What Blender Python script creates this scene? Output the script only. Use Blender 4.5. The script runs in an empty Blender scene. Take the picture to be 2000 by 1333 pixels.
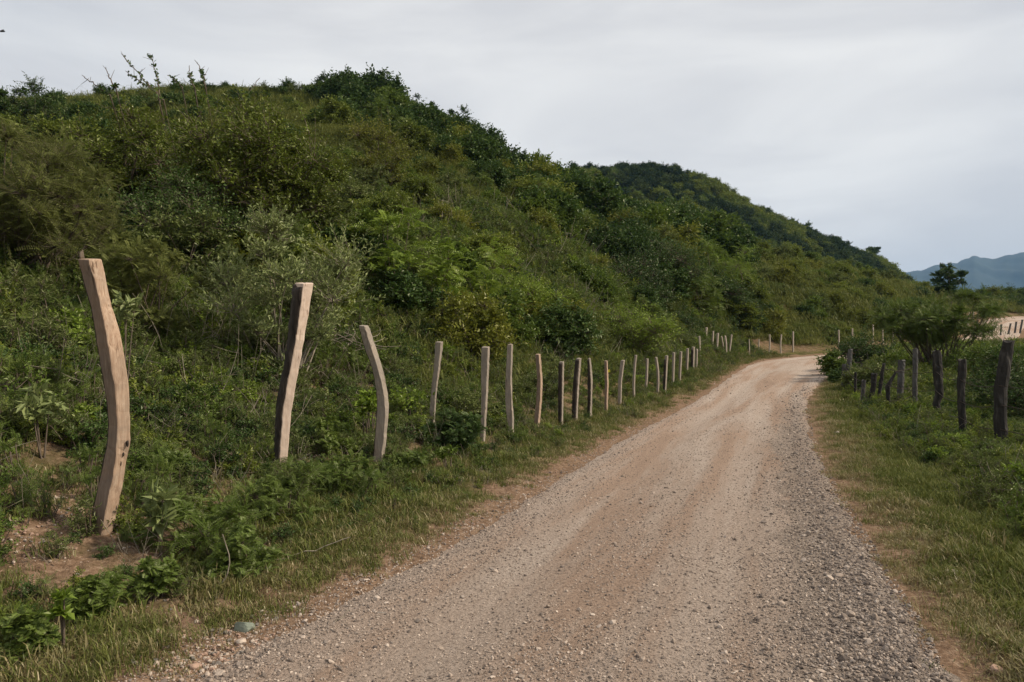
import bpy, math, random
import numpy as np
R = math.radians
SC = bpy.context.scene
COL = SC.collection

# ------------------------------------------------------------------ camera, sky, sun, exposure
F = 1400.0; HZ = 680.0; CAMZ = 1.75          # focal length in photo pixels, horizon row, eye height
cam_d = bpy.data.cameras.new('camera'); cam = bpy.data.objects.new('camera', cam_d); COL.objects.link(cam)
cam.location = (0, 0, CAMZ); cam.rotation_euler = (R(90), 0, 0)
cam_d.sensor_width = 36; cam_d.lens = 36 * F / 2000; cam_d.shift_y = (HZ - 666.5) / 2000
cam_d.clip_start = 0.05; cam_d.clip_end = 30000
SC.camera = cam

SUN_DIR = np.array([0.78, -0.02, 0.66]); SUN_DIR /= np.linalg.norm(SUN_DIR)
el = math.asin(SUN_DIR[2]); az = math.atan2(SUN_DIR[0], SUN_DIR[1])
sd = bpy.data.lights.new('sun', 'SUN'); sun = bpy.data.objects.new('sun', sd); COL.objects.link(sun)
from mathutils import Vector
sun.rotation_euler = Vector(SUN_DIR).to_track_quat('Z', 'Y').to_euler()
sd.energy = 4.8; sd.angle = R(5); sd.color = (1.0, 0.87, 0.70)
SC.view_settings.view_transform = 'Standard'; SC.view_settings.look = 'None'
SC.view_settings.gamma = 1; SC.view_settings.exposure = 0.12

W = bpy.data.worlds.new('World'); SC.world = W; W.use_nodes = True
def mk_world():
    nt = W.node_tree; n = nt.nodes; l = nt.links; n.clear()
    out = n.new('ShaderNodeOutputWorld'); bg = n.new('ShaderNodeBackground'); bg.inputs['Strength'].default_value = 0.1
    sky = n.new('ShaderNodeTexSky'); sky.sky_type = 'NISHITA'; sky.sun_disc = False
    sky.sun_elevation = el; sky.sun_rotation = az
    sky.dust_density = 3.0
    tc = n.new('ShaderNodeTexCoord'); sep = n.new('ShaderNodeSeparateXYZ'); l.new(tc.outputs['Generated'], sep.inputs[0])
    mp = n.new('ShaderNodeMapping'); mp.inputs['Scale'].default_value = (1.0, 1.0, 3.6); l.new(tc.outputs['Generated'], mp.inputs[0])
    mp.inputs['Rotation'].default_value = (0, R(-5), 0)
    nz = n.new('ShaderNodeTexNoise'); nz.inputs['Scale'].default_value = 2.2; nz.inputs['Detail'].default_value = 7; nz.inputs['Roughness'].default_value = 0.5
    nz.inputs['Distortion'].default_value = 0.6
    l.new(mp.outputs[0], nz.inputs['Vector'])
    ramp = n.new('ShaderNodeValToRGB'); e = ramp.color_ramp.elements
    e[0].position = 0.38; e[0].color = (.64, .638, .65, 1)
    e[1].position = 0.62; e[1].color = (.80, .795, .785, 1)
    l.new(nz.outputs['Fac'], ramp.inputs[0])
    # pale warm band near the horizon, thin blue gaps lower right and far left
    cs = n.new('ShaderNodeVectorMath'); cs.operation = 'SCALE'; cs.inputs['Scale'].default_value = 10.4
    l.new(ramp.outputs[0], cs.inputs[0])
    n2 = n.new('ShaderNodeTexNoise'); n2.inputs['Scale'].default_value = 1.3; n2.inputs['Detail'].default_value = 3
    mp2 = n.new('ShaderNodeMapping'); mp2.inputs['Scale'].default_value = (1, 1, 5); mp2.inputs['Location'].default_value = (0.4, 3.1, 0.7)
    l.new(tc.outputs['Generated'], mp2.inputs[0]); l.new(mp2.outputs[0], n2.inputs['Vector'])
    ab = n.new('ShaderNodeMath'); ab.operation = 'ABSOLUTE'
    sh = n.new('ShaderNodeMath'); sh.operation = 'ADD'; sh.inputs[1].default_value = -0.10
    l.new(sep.outputs[0], sh.inputs[0]); l.new(sh.outputs[0], ab.inputs[0])
    mr = n.new('ShaderNodeMapRange'); mr.inputs['From Min'].default_value = 0.25; mr.inputs['From Max'].default_value = 0.75
    mr.inputs['To Min'].default_value = -0.05; mr.inputs['To Max'].default_value = 0.19
    l.new(ab.outputs[0], mr.inputs['Value'])
    ad = n.new('ShaderNodeMath'); ad.operation = 'MULTIPLY'; ad.use_clamp = True
    ml = n.new('ShaderNodeMath'); ml.operation = 'MULTIPLY'; ml.inputs[1].default_value = 2.2
    l.new(n2.outputs['Fac'], ml.inputs[0]); l.new(ml.outputs[0], ad.inputs[0]); l.new(mr.outputs[0], ad.inputs[1])
    mx = n.new('ShaderNodeMixRGB'); l.new(ad.outputs[0], mx.inputs[0]); l.new(cs.outputs[0], mx.inputs[1]); l.new(sky.outputs[0], mx.inputs[2])
    l.new(mx.outputs[0], bg.inputs['Color']); l.new(bg.outputs[0], out.inputs[0])
mk_world()

# ------------------------------------------------------------------ helpers
def tag(o, label=None, cat=None, group=None, kind=None):
    if label: o['label'] = label
    if cat: o['category'] = cat
    if group: o['group'] = group
    if kind: o['kind'] = kind
    return o
def empty(name, loc, rz=0.0):
    o = bpy.data.objects.new(name, None); COL.objects.link(o); o.location = loc; o.rotation_euler = (0, 0, rz); o.empty_display_size = 0.2
    return o
def mesh_obj(name, v, f, mats, parent=None, attrs=None, smooth=False, matidx=None, link=True):
    """v (N,3) array; f (M,k) array or a list of polygons"""
    me = bpy.data.meshes.new(name)
    v = np.asarray(v, dtype=np.float32)
    if isinstance(f, np.ndarray):
        k = f.shape[1]; m = f.shape[0]
        me.vertices.add(len(v)); me.vertices.foreach_set('co', v.ravel())
        me.loops.add(m * k); me.loops.foreach_set('vertex_index', f.astype(np.int32).ravel())
        me.polygons.add(m); me.polygons.foreach_set('loop_start', np.arange(0, m * k, k, dtype=np.int32))
    else:
        me.from_pydata([tuple(map(float, p)) for p in v], [], [tuple(map(int, p)) for p in f])
    for mt in (mats if isinstance(mats, (list, tuple)) else [mats]): me.materials.append(mt)
    if matidx is not None: me.polygons.foreach_set('material_index', np.asarray(matidx, dtype=np.int32))
    me.update(calc_edges=True)
    if attrs:
        for k_, a in attrs.items():
            a = np.asarray(a, dtype=np.float32)
            at = me.attributes.new(k_, 'FLOAT', 'POINT'); at.data.foreach_set('value', a)
    me.polygons.foreach_set('use_smooth', np.full(len(me.polygons), smooth))
    me.validate()
    o = bpy.data.objects.new(name, me)
    if link: COL.objects.link(o)
    if parent: o.parent = parent
    return o
def nrm(a):
    return a / np.maximum(np.linalg.norm(a, axis=-1, keepdims=True), 1e-9)
def smooth(t, a=0.0, b=1.0):
    t = np.clip((t - a) / (b - a), 0, 1); return t * t * (3 - 2 * t)
_prm = np.random.RandomState(7).rand(4096)
def vnoise(x, y, seed=0):
    x = np.asarray(x, float) + seed * 17.31; y = np.asarray(y, float) + seed * 9.77
    xi = np.floor(x).astype(int); yi = np.floor(y).astype(int); fx = x - xi; fy = y - yi
    fx = fx * fx * (3 - 2 * fx); fy = fy * fy * (3 - 2 * fy)
    h = lambda a, b: _prm[(a * 374761 + b * 668265 + (a * b) * 31) & 4095]
    return (h(xi, yi) * (1 - fx) + h(xi + 1, yi) * fx) * (1 - fy) + (h(xi, yi + 1) * (1 - fx) + h(xi + 1, yi + 1) * fx) * fy
def fbm(x, y, seed=0, o=3):
    s = 0; a = 0.5; t = 0
    for i in range(o):
        s = s + a * vnoise(x * 2 ** i, y * 2 ** i, seed + i); t += a; a *= 0.5
    return s / t

# ------------------------------------------------------------------ terrain
ZB = np.array([(0, 0), (15, 0), (20, .08), (28, .42), (45, 1.10), (51, 1.35), (60, 1.9), (70, 2.8), (85, 4.5), (100, 6.1), (115, 6.8), (140, 7.0), (170, 5.0), (260, 0.0), (400, -6.0)])
def zb(y): return np.interp(y, ZB[:, 0], ZB[:, 1])
def flat_depth(py):
    d = np.arange(2, 60, 0.02); e = (py - HZ) / F * d - (CAMZ - zb(d)); return float(d[np.argmax(e > 0)])
def edge(tab): 
    out = []
    for py, px in tab:
        d = flat_depth(py); out.append(((px - 1000) / F * d, d))
    return out
LE = edge([(1333, 390), (1270, 500), (1200, 640), (1150, 745), (1100, 845), (1050, 925), (1000, 1000), (950, 1080), (900, 1160), (850, 1238), (800, 1335), (772, 1380), (750, 1412), (730, 1438), (714, 1465), (704, 1497)])
RE = edge([(1333, 1800), (1270, 1772), (1200, 1745), (1150, 1718), (1100, 1690), (1050, 1665), (1000, 1640), (950, 1612), (900, 1590), (850, 1574), (800, 1570), (772, 1577), (752, 1596), (740, 1612)])
LE = [(-3.2, -2.0), (-2.6, 1.0)] + LE + [(19.8, 47.6), (24, 51), (31, 56), (38, 63), (46, 72), (53, 82), (62, 94), (75, 104), (95, 112), (130, 122)]
RE = [(1.5, -2.0), (1.9, 1.0)] + RE + [(15.6, 34.2), (18.6, 40), (22, 44.6), (26.5, 48), (33.5, 53.5), (41, 60.5), (49, 69.5), (56.5, 79.5), (65, 90), (77, 99.5), (96, 107), (131, 117)]
LE = np.array(LE); RE = np.array(RE)
def resample(P, step=0.25):
    d = np.r_[0, np.cumsum(np.hypot(*np.diff(P, axis=0).T))]; n = int(d[-1] / step); t = np.linspace(0, d[-1], n)
    Q = np.c_[np.interp(t, d, P[:, 0]), np.interp(t, d, P[:, 1])]
    for _ in range(14): Q[1:-1] = (Q[:-2] + 2 * Q[1:-1] + Q[2:]) / 4
    return Q
def sdist(x, y, P):
    """signed distance to polyline, positive on its left"""
    x = np.asarray(x, float); y = np.asarray(y, float)
    best = np.full(x.shape, 1e9); sg = np.ones(x.shape)
    for (ax, ay), (bx, by) in zip(P[:-1], P[1:]):
        dx, dy = bx - ax, by - ay; L2 = dx * dx + dy * dy
        t = np.clip(((x - ax) * dx + (y - ay) * dy) / L2, 0, 1)
        qx = x - ax - t * dx; qy = y - ay - t * dy; d = np.hypot(qx, qy)
        m = d < best; best = np.where(m, d, best); sg = np.where(m, np.sign(dx * qy - dy * qx + 1e-12), sg)
    return best * sg
CR = np.array([  # photo column, skyline row of the bare slope, depth of the crest, depth of its foot
 (-1400, 150, 45, 6), (-600, 160, 60, 8), (0, 196, 78, 10), (120, 188, 88, 11), (240, 182, 95, 12), (400, 166, 100, 12), (540, 176, 100, 12), (640, 176, 100, 12), (740, 182, 100, 12.5),
 (800, 200, 100, 13), (860, 222, 102, 13), (940, 272, 104, 13.5), (1000, 308, 106, 14), (1060, 340, 108, 14.5), (1110, 366, 110, 15), (1180, 404, 114, 18),
 (1280, 452, 120, 23), (1400, 478, 126, 33), (1480, 504, 130, 45), (1600, 535, 135, 54), (1700, 566, 140, 63), (1750, 582, 145, 68), (1800, 598, 150, 74), (1900, 614, 158, 86), (2000, 618, 165, 104), (2300, 620, 180, 125), (3000, 620, 190, 130)], float)
CR[:, 1] += np.interp(CR[:, 0], [-600, 0, 600, 720, 860, 980, 1100, 1280, 1400, 1500, 1900], [22, 24, 20, 26, 38, 42, 54, 36, 20, 10, 0])
CR_th = np.arctan((CR[:, 0] - 1000) / F); _c = np.cos(CR_th)
CR_D = CR[:, 2] / _c; CR_0 = CR[:, 3] / _c; CR_Z = CAMZ + (HZ - CR[:, 1]) / F * CR[:, 2]
def height(x, y, fine=True):
    x = np.asarray(x, float); y = np.asarray(y, float)
    s = sdist(x, y, LE); q = -sdist(x, y, RE)      # distance outside left / right edge
    r = np.hypot(x, y); th = np.arctan2(x, y)
    base = zb(np.clip(y, 0, 400)) 
    sb = np.clip(s, 0, 40)
    bank = 0.07 * np.clip(sb, 0, 1.2) + 0.24 * np.clip(sb - 1.2, 0, 2.0) + 0.40 * np.clip(sb - 3.2, 0, 5.5) + 0.12 * np.clip(sb - 8.7, 0, 6)
    bank = bank * (0.75 + 0.5 * fbm(x * .25, y * .25, 3))
    D = np.interp(th, CR_th, CR_D); r0 = np.interp(th, CR_th, CR_0); Z = np.interp(th, CR_th, CR_Z)
    t = (r - r0) / (D - r0); tc = np.clip(t, 0, 1)
    P = tc ** 1.28; P = np.where(tc > 0.8, P - 0.9 * (tc - 0.8) ** 2 , P); P = P / (1 - 0.9 * 0.04)
    h = (base + bank) * (1 - P) + Z * P - np.clip(r - D, 0, 200) * 0.3
    h = h + P * (1 - P) * 12.0 * (fbm(x * .045, y * .045, 11) - 0.5) + 2.2 * smooth(tc, .04, .25) * (fbm(x * .13, y * .13, 14) - .5)
    right = smooth(q, 0.3, 5); h = h + right * (0.25 * (fbm(x * .3, y * .3, 5) - 0.5)) - 0.04 * np.clip(q - 6, 0, 8)
    out = np.maximum(s, q)
    if fine:
        o2 = smooth(out, -0.1, 0.6)
        h = h + o2 * (0.10 * (fbm(x * 1.6, y * 1.6, 21) - 0.5) + 0.05 * (vnoise(x * 6, y * 6, 8) - 0.5) + 0.035 * (vnoise(x * 15, y * 15, 9) - 0.5) * (np.abs(r) < 14))
        h = h + 0.035 * (vnoise(x * 2.2, y * 2.2, 31) - 0.5) * smooth(out, -0.6, 0)
    h = h + 0.03 * smooth(out, 0.0, 0.8) - 0.10 * smooth(-out, 0.05, 0.7)
    return h
def H(x, y): return float(height(np.array([x]), np.array([y]))[0])
def march(px, py, d0=3.0, d1=140.0):
    d = np.exp(np.linspace(math.log(d0), math.log(d1), 1500)); x = (px - 1000) / F * d; z = CAMZ - (py - HZ) / F * d
    g = height(x, d, False); k = int(np.argmax(z < g)); k = k if z[k] < g[k] else len(d) - 1
    return float(x[k]), float(d[k]), float(g[k])

# ------------------------------------------------------------------ materials
def new_mat(name):
    m = bpy.data.materials.new(name); m.use_nodes = True; n = m.node_tree.nodes; n.clear()
    out = n.new('ShaderNodeOutputMaterial'); return m, n, m.node_tree.links, out
def ramp(n, stops):
    r = n.new('ShaderNodeValToRGB'); e = r.color_ramp.elements
    while len(e) < len(stops): e.new(0.5)
    for i, (p, c) in enumerate(stops): e[i].position = p; e[i].color = (*c, 1) if len(c) == 3 else c
    return r
def noise(n, l, vec, scale, detail=4, rough=0.55, dist=0.0):
    t = n.new('ShaderNodeTexNoise'); t.inputs['Scale'].default_value = scale; t.inputs['Detail'].default_value = detail
    t.inputs['Roughness'].default_value = rough; t.inputs['Distortion'].default_value = dist
    if vec is not None: l.new(vec, t.inputs['Vector'])
    return t
def leaf_mat(name, stops, transl=0.28, gloss=0.022, rand=0.35):
    m, n, l, out = new_mat(name)
    a = n.new('ShaderNodeAttribute'); a.attribute_name = 'tint'
    oi = n.new('ShaderNodeObjectInfo')
    mm = n.new('ShaderNodeMath'); mm.operation = 'MULTIPLY_ADD'; mm.inputs[1].default_value = rand; l.new(oi.outputs['Random'], mm.inputs[0])
    m1 = n.new('ShaderNodeMath'); m1.operation = 'MULTIPLY'; m1.inputs[1].default_value = 1 - rand; l.new(a.outputs['Fac'], m1.inputs[0]); l.new(m1.outputs[0], mm.inputs[2])
    rp = ramp(n, stops); l.new(mm.outputs[0], rp.inputs[0])
    df = n.new('ShaderNodeBsdfDiffuse'); tr = n.new('ShaderNodeBsdfTranslucent'); gl = n.new('ShaderNodeBsdfGlossy'); gl.inputs['Roughness'].default_value = 0.45
    gl.inputs['Color'].default_value = (1, .96, .85, 1)
    l.new(rp.outputs[0], df.inputs[0]); l.new(rp.outputs[0], tr.inputs[0])
    mx = n.new('ShaderNodeMixShader'); mx.inputs[0].default_value = transl; l.new(df.outputs[0], mx.inputs[1]); l.new(tr.outputs[0], mx.inputs[2])
    m2 = n.new('ShaderNodeMixShader'); m2.inputs[0].default_value = gloss; l.new(mx.outputs[0], m2.inputs[1]); l.new(gl.outputs[0], m2.inputs[2])
    l.new(m2.outputs[0], out.inputs[0]); return m
def surf_mat(name, stops, scale=6, detail=5, rough=0.9, bump=0.4, bscale=30, stretch=(1, 1, 1), bdist=0.02, dist=0.0):
    m, n, l, out = new_mat(name)
    tc = n.new('ShaderNodeTexCoord'); mp = n.new('ShaderNodeMapping'); mp.inputs['Scale'].default_value = stretch; l.new(tc.outputs['Object'], mp.inputs[0])
    nz = noise(n, l, mp.outputs[0], scale, detail, 0.6, dist); rp = ramp(n, stops); l.new(nz.outputs['Fac'], rp.inputs[0])
    b = n.new('ShaderNodeBsdfPrincipled'); b.inputs['Roughness'].default_value = rough; b.inputs['Specular IOR Level'].default_value = 0.25
    l.new(rp.outputs[0], b.inputs['Base Color'])
    nb = noise(n, l, mp.outputs[0], bscale, 4, 0.6); bp = n.new('ShaderNodeBump'); bp.inputs['Strength'].default_value = bump; bp.inputs['Distance'].default_value = bdist
    l.new(nb.outputs['Fac'], bp.inputs['Height']); l.new(bp.outputs[0], b.inputs['Normal']); l.new(b.outputs[0], out.inputs[0]); return m
M = {}
M['broad'] = leaf_mat('leaf_broad', [(0, (0.0595, 0.0808, 0.0121)), (.45, (0.1240, 0.1594, 0.0222)), (.8, (0.1884, 0.2190, 0.0323)), (1, (0.2976, 0.3031, 0.0454))])
M['dark'] = leaf_mat('leaf_dark', [(0, (0.0281, 0.0527, 0.0132)), (.5, (0.0486, 0.0885, 0.0193)), (1, (0.0889, 0.1375, 0.0286))], .22)
M['green'] = leaf_mat('leaf_green', [(0, (0.0557, 0.0903, 0.0141)), (.5, (0.0992, 0.1490, 0.0222)), (1, (0.1822, 0.2314, 0.0363))], .3)
M['bright'] = leaf_mat('leaf_bright', [(0, (0.0988, 0.1575, 0.0189)), (.5, (0.1631, 0.2336, 0.0284)), (1, (0.2668, 0.3259, 0.0473))], .35)
M['olive'] = leaf_mat('leaf_olive', [(0, (0.0686, 0.0909, 0.0233)), (.5, (0.1144, 0.1441, 0.0376)), (1, (0.1848, 0.2162, 0.0627))], .28)
M['grey'] = leaf_mat('leaf_grey', [(0, (0.1146, 0.1478, 0.0524)), (.5, (0.1966, 0.2352, 0.0865)), (1, (0.3440, 0.3780, 0.1442))], .2)
M['gold'] = leaf_mat('leaf_gold', [(0, (0.0822, 0.1036, 0.0141)), (.5, (0.1450, 0.1649, 0.0211)), (1, (0.2320, 0.2239, 0.0352))], .3)
M['feather'] = leaf_mat('leaf_feather', [(0, (0.0572, 0.0910, 0.0161)), (.5, (0.1019, 0.1491, 0.0252)), (1, (0.1663, 0.2211, 0.0403))], .3)
M['grass'] = leaf_mat('grass_green', [(0, (0.0627, 0.0806, 0.0181)), (.5, (0.1113, 0.1307, 0.0302)), (.85, (0.1771, 0.1797, 0.0504)), (1, (0.3036, 0.2722, 0.1210))], .3, .015, .5)
M['drygrass'] = leaf_mat('grass_dry', [(0, (.120, .110, .040)), (.5, (.200, .170, .070)), (1, (.34, .27, .14))], .25, .04, .5)
M['softolive'] = leaf_mat('leaf_soft_olive', [(0, (0.0924, 0.1116, 0.0291)), (.5, (0.1502, 0.1708, 0.0448)), (1, (0.2310, 0.2447, 0.0728))], .35, .01)
M['farleaf'] = leaf_mat('leaf_far', [(0, (0.0184, 0.0368, 0.0154)), (.5, (0.0391, 0.0667, 0.0264)), (1, (0.0862, 0.1150, 0.0396))], .2, .01, .7)
M['hillgrass'] = leaf_mat('grass_hill', [(0, (0.0889, 0.1081, 0.0282)), (.5, (0.1463, 0.1645, 0.0423)), (1, (0.2404, 0.2410, 0.0756))], .35, .01, .5)
M['twig'] = surf_mat('twig', [(0.3, (.07, .05, .035)), (.7, (.16, .13, .10))], 8)
M['drytwig'] = surf_mat('dry_twig', [(0.3, (.13, .11, .085)), (.7, (.30, .26, .20))], 8)
M['bark'] = surf_mat('bark_dark', [(0.3, (.018, .014, .012)), (.52, (.045, .035, .028)), (.75, (.12, .10, .085))], 14, 6, .95, 1.0, 40, (1, 1, .25), .01)
M['oldpost'] = surf_mat('weathered_post', [(0.3, (.014, .013, .012)), (.55, (.035, .031, .028)), (.78, (.11, .10, .09))], 10, 6, .95, 1.0, 30, (1, 1, .22), .012)
M['greypost'] = surf_mat('grey_post', [(0.3, (.05, .047, .045)), (.55, (.095, .09, .085)), (.78, (.17, .16, .15))], 10, 6, .95, .8, 30, (1, 1, .22), .01)
def wood_mat(name, c0, c1, c2, grey):
    m, n, l, out = new_mat(name)
    tc = n.new('ShaderNodeTexCoord'); mp = n.new('ShaderNodeMapping'); mp.inputs['Scale'].default_value = (1, 1, .07); l.new(tc.outputs['Object'], mp.inputs[0])
    g = noise(n, l, mp.outputs[0], 60, 5, .65, 1.2); rp = ramp(n, [(.3, c0), (.5, c1), (.72, c2)]); l.new(g.outputs['Fac'], rp.inputs[0])
    st = noise(n, l, tc.outputs['Object'], 3.0, 5, .6, .8); r2 = ramp(n, [(.42, (0, 0, 0)), (.62, (1, 1, 1))]); l.new(st.outputs['Fac'], r2.inputs[0])
    mx = n.new('ShaderNodeMixRGB'); mx.blend_type = 'MIX'; l.new(r2.outputs[0], mx.inputs[0]); l.new(rp.outputs[0], mx.inputs[1]); mx.inputs[2].default_value = (*grey, 1)
    mf = n.new('ShaderNodeMath'); mf.operation = 'MULTIPLY'; mf.inputs[1].default_value = .55; l.new(r2.outputs[0], mf.inputs[0]); l.new(mf.outputs[0], mx.inputs[0])
    mp3 = n.new('ShaderNodeMapping'); mp3.inputs['Scale'].default_value = (1, 1, .35); l.new(tc.outputs['Object'], mp3.inputs[0])
    kn = n.new('ShaderNodeTexVoronoi'); kn.inputs['Scale'].default_value = 6; l.new(mp3.outputs[0], kn.inputs['Vector'])
    r3 = ramp(n, [(.03, (.3, .22, .16)), (.07, (1, 1, 1))]); l.new(kn.outputs['Distance'], r3.inputs[0])
    mk = n.new('ShaderNodeMixRGB'); mk.blend_type = 'MULTIPLY'; mk.inputs[0].default_value = 1; l.new(mx.outputs[0], mk.inputs[1]); l.new(r3.outputs[0], mk.inputs[2])
    mpc = n.new('ShaderNodeMapping'); mpc.inputs['Scale'].default_value = (1, 1, .035); l.new(tc.outputs['Object'], mpc.inputs[0]); ck = noise(n, l, mpc.outputs[0], 34, 3, .5, .6); rc_ = ramp(n, [(.30, (.22, .17, .13)), (.355, (1, 1, 1))]); l.new(ck.outputs['Fac'], rc_.inputs[0])
    mk2 = n.new('ShaderNodeMixRGB'); mk2.blend_type = 'MULTIPLY'; mk2.inputs[0].default_value = .85; l.new(mk.outputs[0], mk2.inputs[1]); l.new(rc_.outputs[0], mk2.inputs[2]); mk = mk2
    b = n.new('ShaderNodeBsdfPrincipled'); b.inputs['Roughness'].default_value = .85; b.inputs['Specular IOR Level'].default_value = .2; l.new(mk.outputs[0], b.inputs['Base Color'])
    bp = n.new('ShaderNodeBump'); bp.inputs['Strength'].default_value = .5; bp.inputs['Distance'].default_value = .004; l.new(g.outputs['Fac'], bp.inputs['Height']); l.new(bp.outputs[0], b.inputs['Normal'])
    l.new(b.outputs[0], out.inputs[0]); return m
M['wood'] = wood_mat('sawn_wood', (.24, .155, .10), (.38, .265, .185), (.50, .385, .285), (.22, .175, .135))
M['woodshade'] = wood_mat('weathered_shaded_saw_face', (.15, .10, .07), (.23, .16, .115), (.31, .235, .175), (.16, .13, .11))  # darker brown for the left faces: some weathering, partly shade painted into the colour
M['woodlight'] = wood_mat('fresh_sawn_wood', (.42, .30, .22), (.56, .44, .35), (.66, .55, .46), (.48, .38, .31))
M['woodpale'] = wood_mat('bleached_wood', (.22, .18, .14), (.32, .27, .215), (.41, .355, .29), (.26, .23, .195))
M['woodgrey'] = wood_mat('sawn_wood_grey', (.17, .135, .105), (.27, .225, .18), (.38, .33, .27), (.20, .18, .155))
M['rock'] = surf_mat('rock', [(.3, (.13, .115, .10)), (.6, (.24, .21, .18)), (.8, (.33, .29, .25))], 5, 6, .9, .6, 14)
M['rockgreen'] = surf_mat('rock_greenish', [(.3, (.13, .15, .12)), (.7, (.22, .25, .20))], 4, 6, .85, .3, 20)
M['rockpale'] = surf_mat('rock_pale', [(.3, (.32, .25, .20)), (.7, (.52, .44, .36))], 6, 6, .9, .4, 20)
M['rockpink'] = surf_mat('rock_pink', [(.3, (.24, .15, .11)), (.7, (.40, .28, .21))], 6, 6, .9, .4, 20)
M['wire'] = surf_mat('rusty_wire', [(.3, (.03, .022, .018)), (.7, (.07, .05, .04))], 20)
def pebble_mat():
    m, n, l, out = new_mat('pebble'); oi = n.new('ShaderNodeObjectInfo')
    rp = ramp(n, [(0, (.12, .10, .088)), (.3, (.24, .195, .16)), (.7, (.34, .275, .225)), (1, (.48, .405, .34))]); l.new(oi.outputs['Random'], rp.inputs[0])
    b = n.new('ShaderNodeBsdfDiffuse'); l.new(rp.outputs[0], b.inputs[0]); l.new(b.outputs[0], out.inputs[0]); return m
M['pebble'] = pebble_mat()
def gravel_mat():
    m, n, l, out = new_mat('gravel_grey'); oi = n.new('ShaderNodeObjectInfo')
    rp = ramp(n, [(0, (.10, .082, .072)), (.5, (.20, .168, .145)), (1, (.36, .305, .26))]); l.new(oi.outputs['Random'], rp.inputs[0])
    b = n.new('ShaderNodeBsdfDiffuse'); l.new(rp.outputs[0], b.inputs[0]); l.new(b.outputs[0], out.inputs[0]); return m
M['gravel'] = gravel_mat()
def ground_mat():
    m, n, l, out = new_mat('earth_and_turf'); tc = n.new('ShaderNodeTexCoord'); V = tc.outputs['Object']
    a = n.new('ShaderNodeAttribute'); a.attribute_name = 'soil'
    n1 = noise(n, l, V, 16, 8, .8); soil = ramp(n, [(.34, (.06, .04, .026)), (.48, (.17, .11, .072)), (.58, (.24, .165, .112)), (.66, (.40, .30, .22))]); l.new(n1.outputs['Fac'], soil.inputs[0])
    n2 = noise(n, l, V, 1.4, 6, .7); turf = ramp(n, [(.3, (.035, .034, .014)), (.5, (.075, .072, .026)), (.7, (.13, .115, .045))]); l.new(n2.outputs['Fac'], turf.inputs[0])
    n3 = noise(n, l, V, 2.6, 6, .7)
    ad = n.new('ShaderNodeMath'); ad.operation = 'ADD'; l.new(a.outputs['Fac'], ad.inputs[0]); l.new(n3.outputs['Fac'], ad.inputs[1])
    r3 = ramp(n, [(.52, (0, 0, 0)), (.72, (1, 1, 1))]); 
    ml = n.new('ShaderNodeMath'); ml.operation = 'MULTIPLY'; ml.inputs[1].default_value = .62; l.new(ad.outputs[0], ml.inputs[0]); l.new(ml.outputs[0], r3.inputs[0])
    mx = n.new('ShaderNodeMixRGB'); l.new(r3.outputs[0], mx.inputs[0]); l.new(turf.outputs[0], mx.inputs[1]); l.new(soil.outputs[0], mx.inputs[2])
    b = n.new('ShaderNodeBsdfDiffuse'); l.new(mx.outputs[0], b.inputs[0])
    nb = noise(n, l, V, 25, 5, .7); bp = n.new('ShaderNodeBump'); bp.inputs['Strength'].default_value = .8; bp.inputs['Distance'].default_value = .04; l.new(nb.outputs['Fac'], bp.inputs['Height']); l.new(bp.outputs[0], b.inputs['Normal'])
    l.new(b.outputs[0], out.inputs[0]); return m
M['ground'] = ground_mat()
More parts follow.
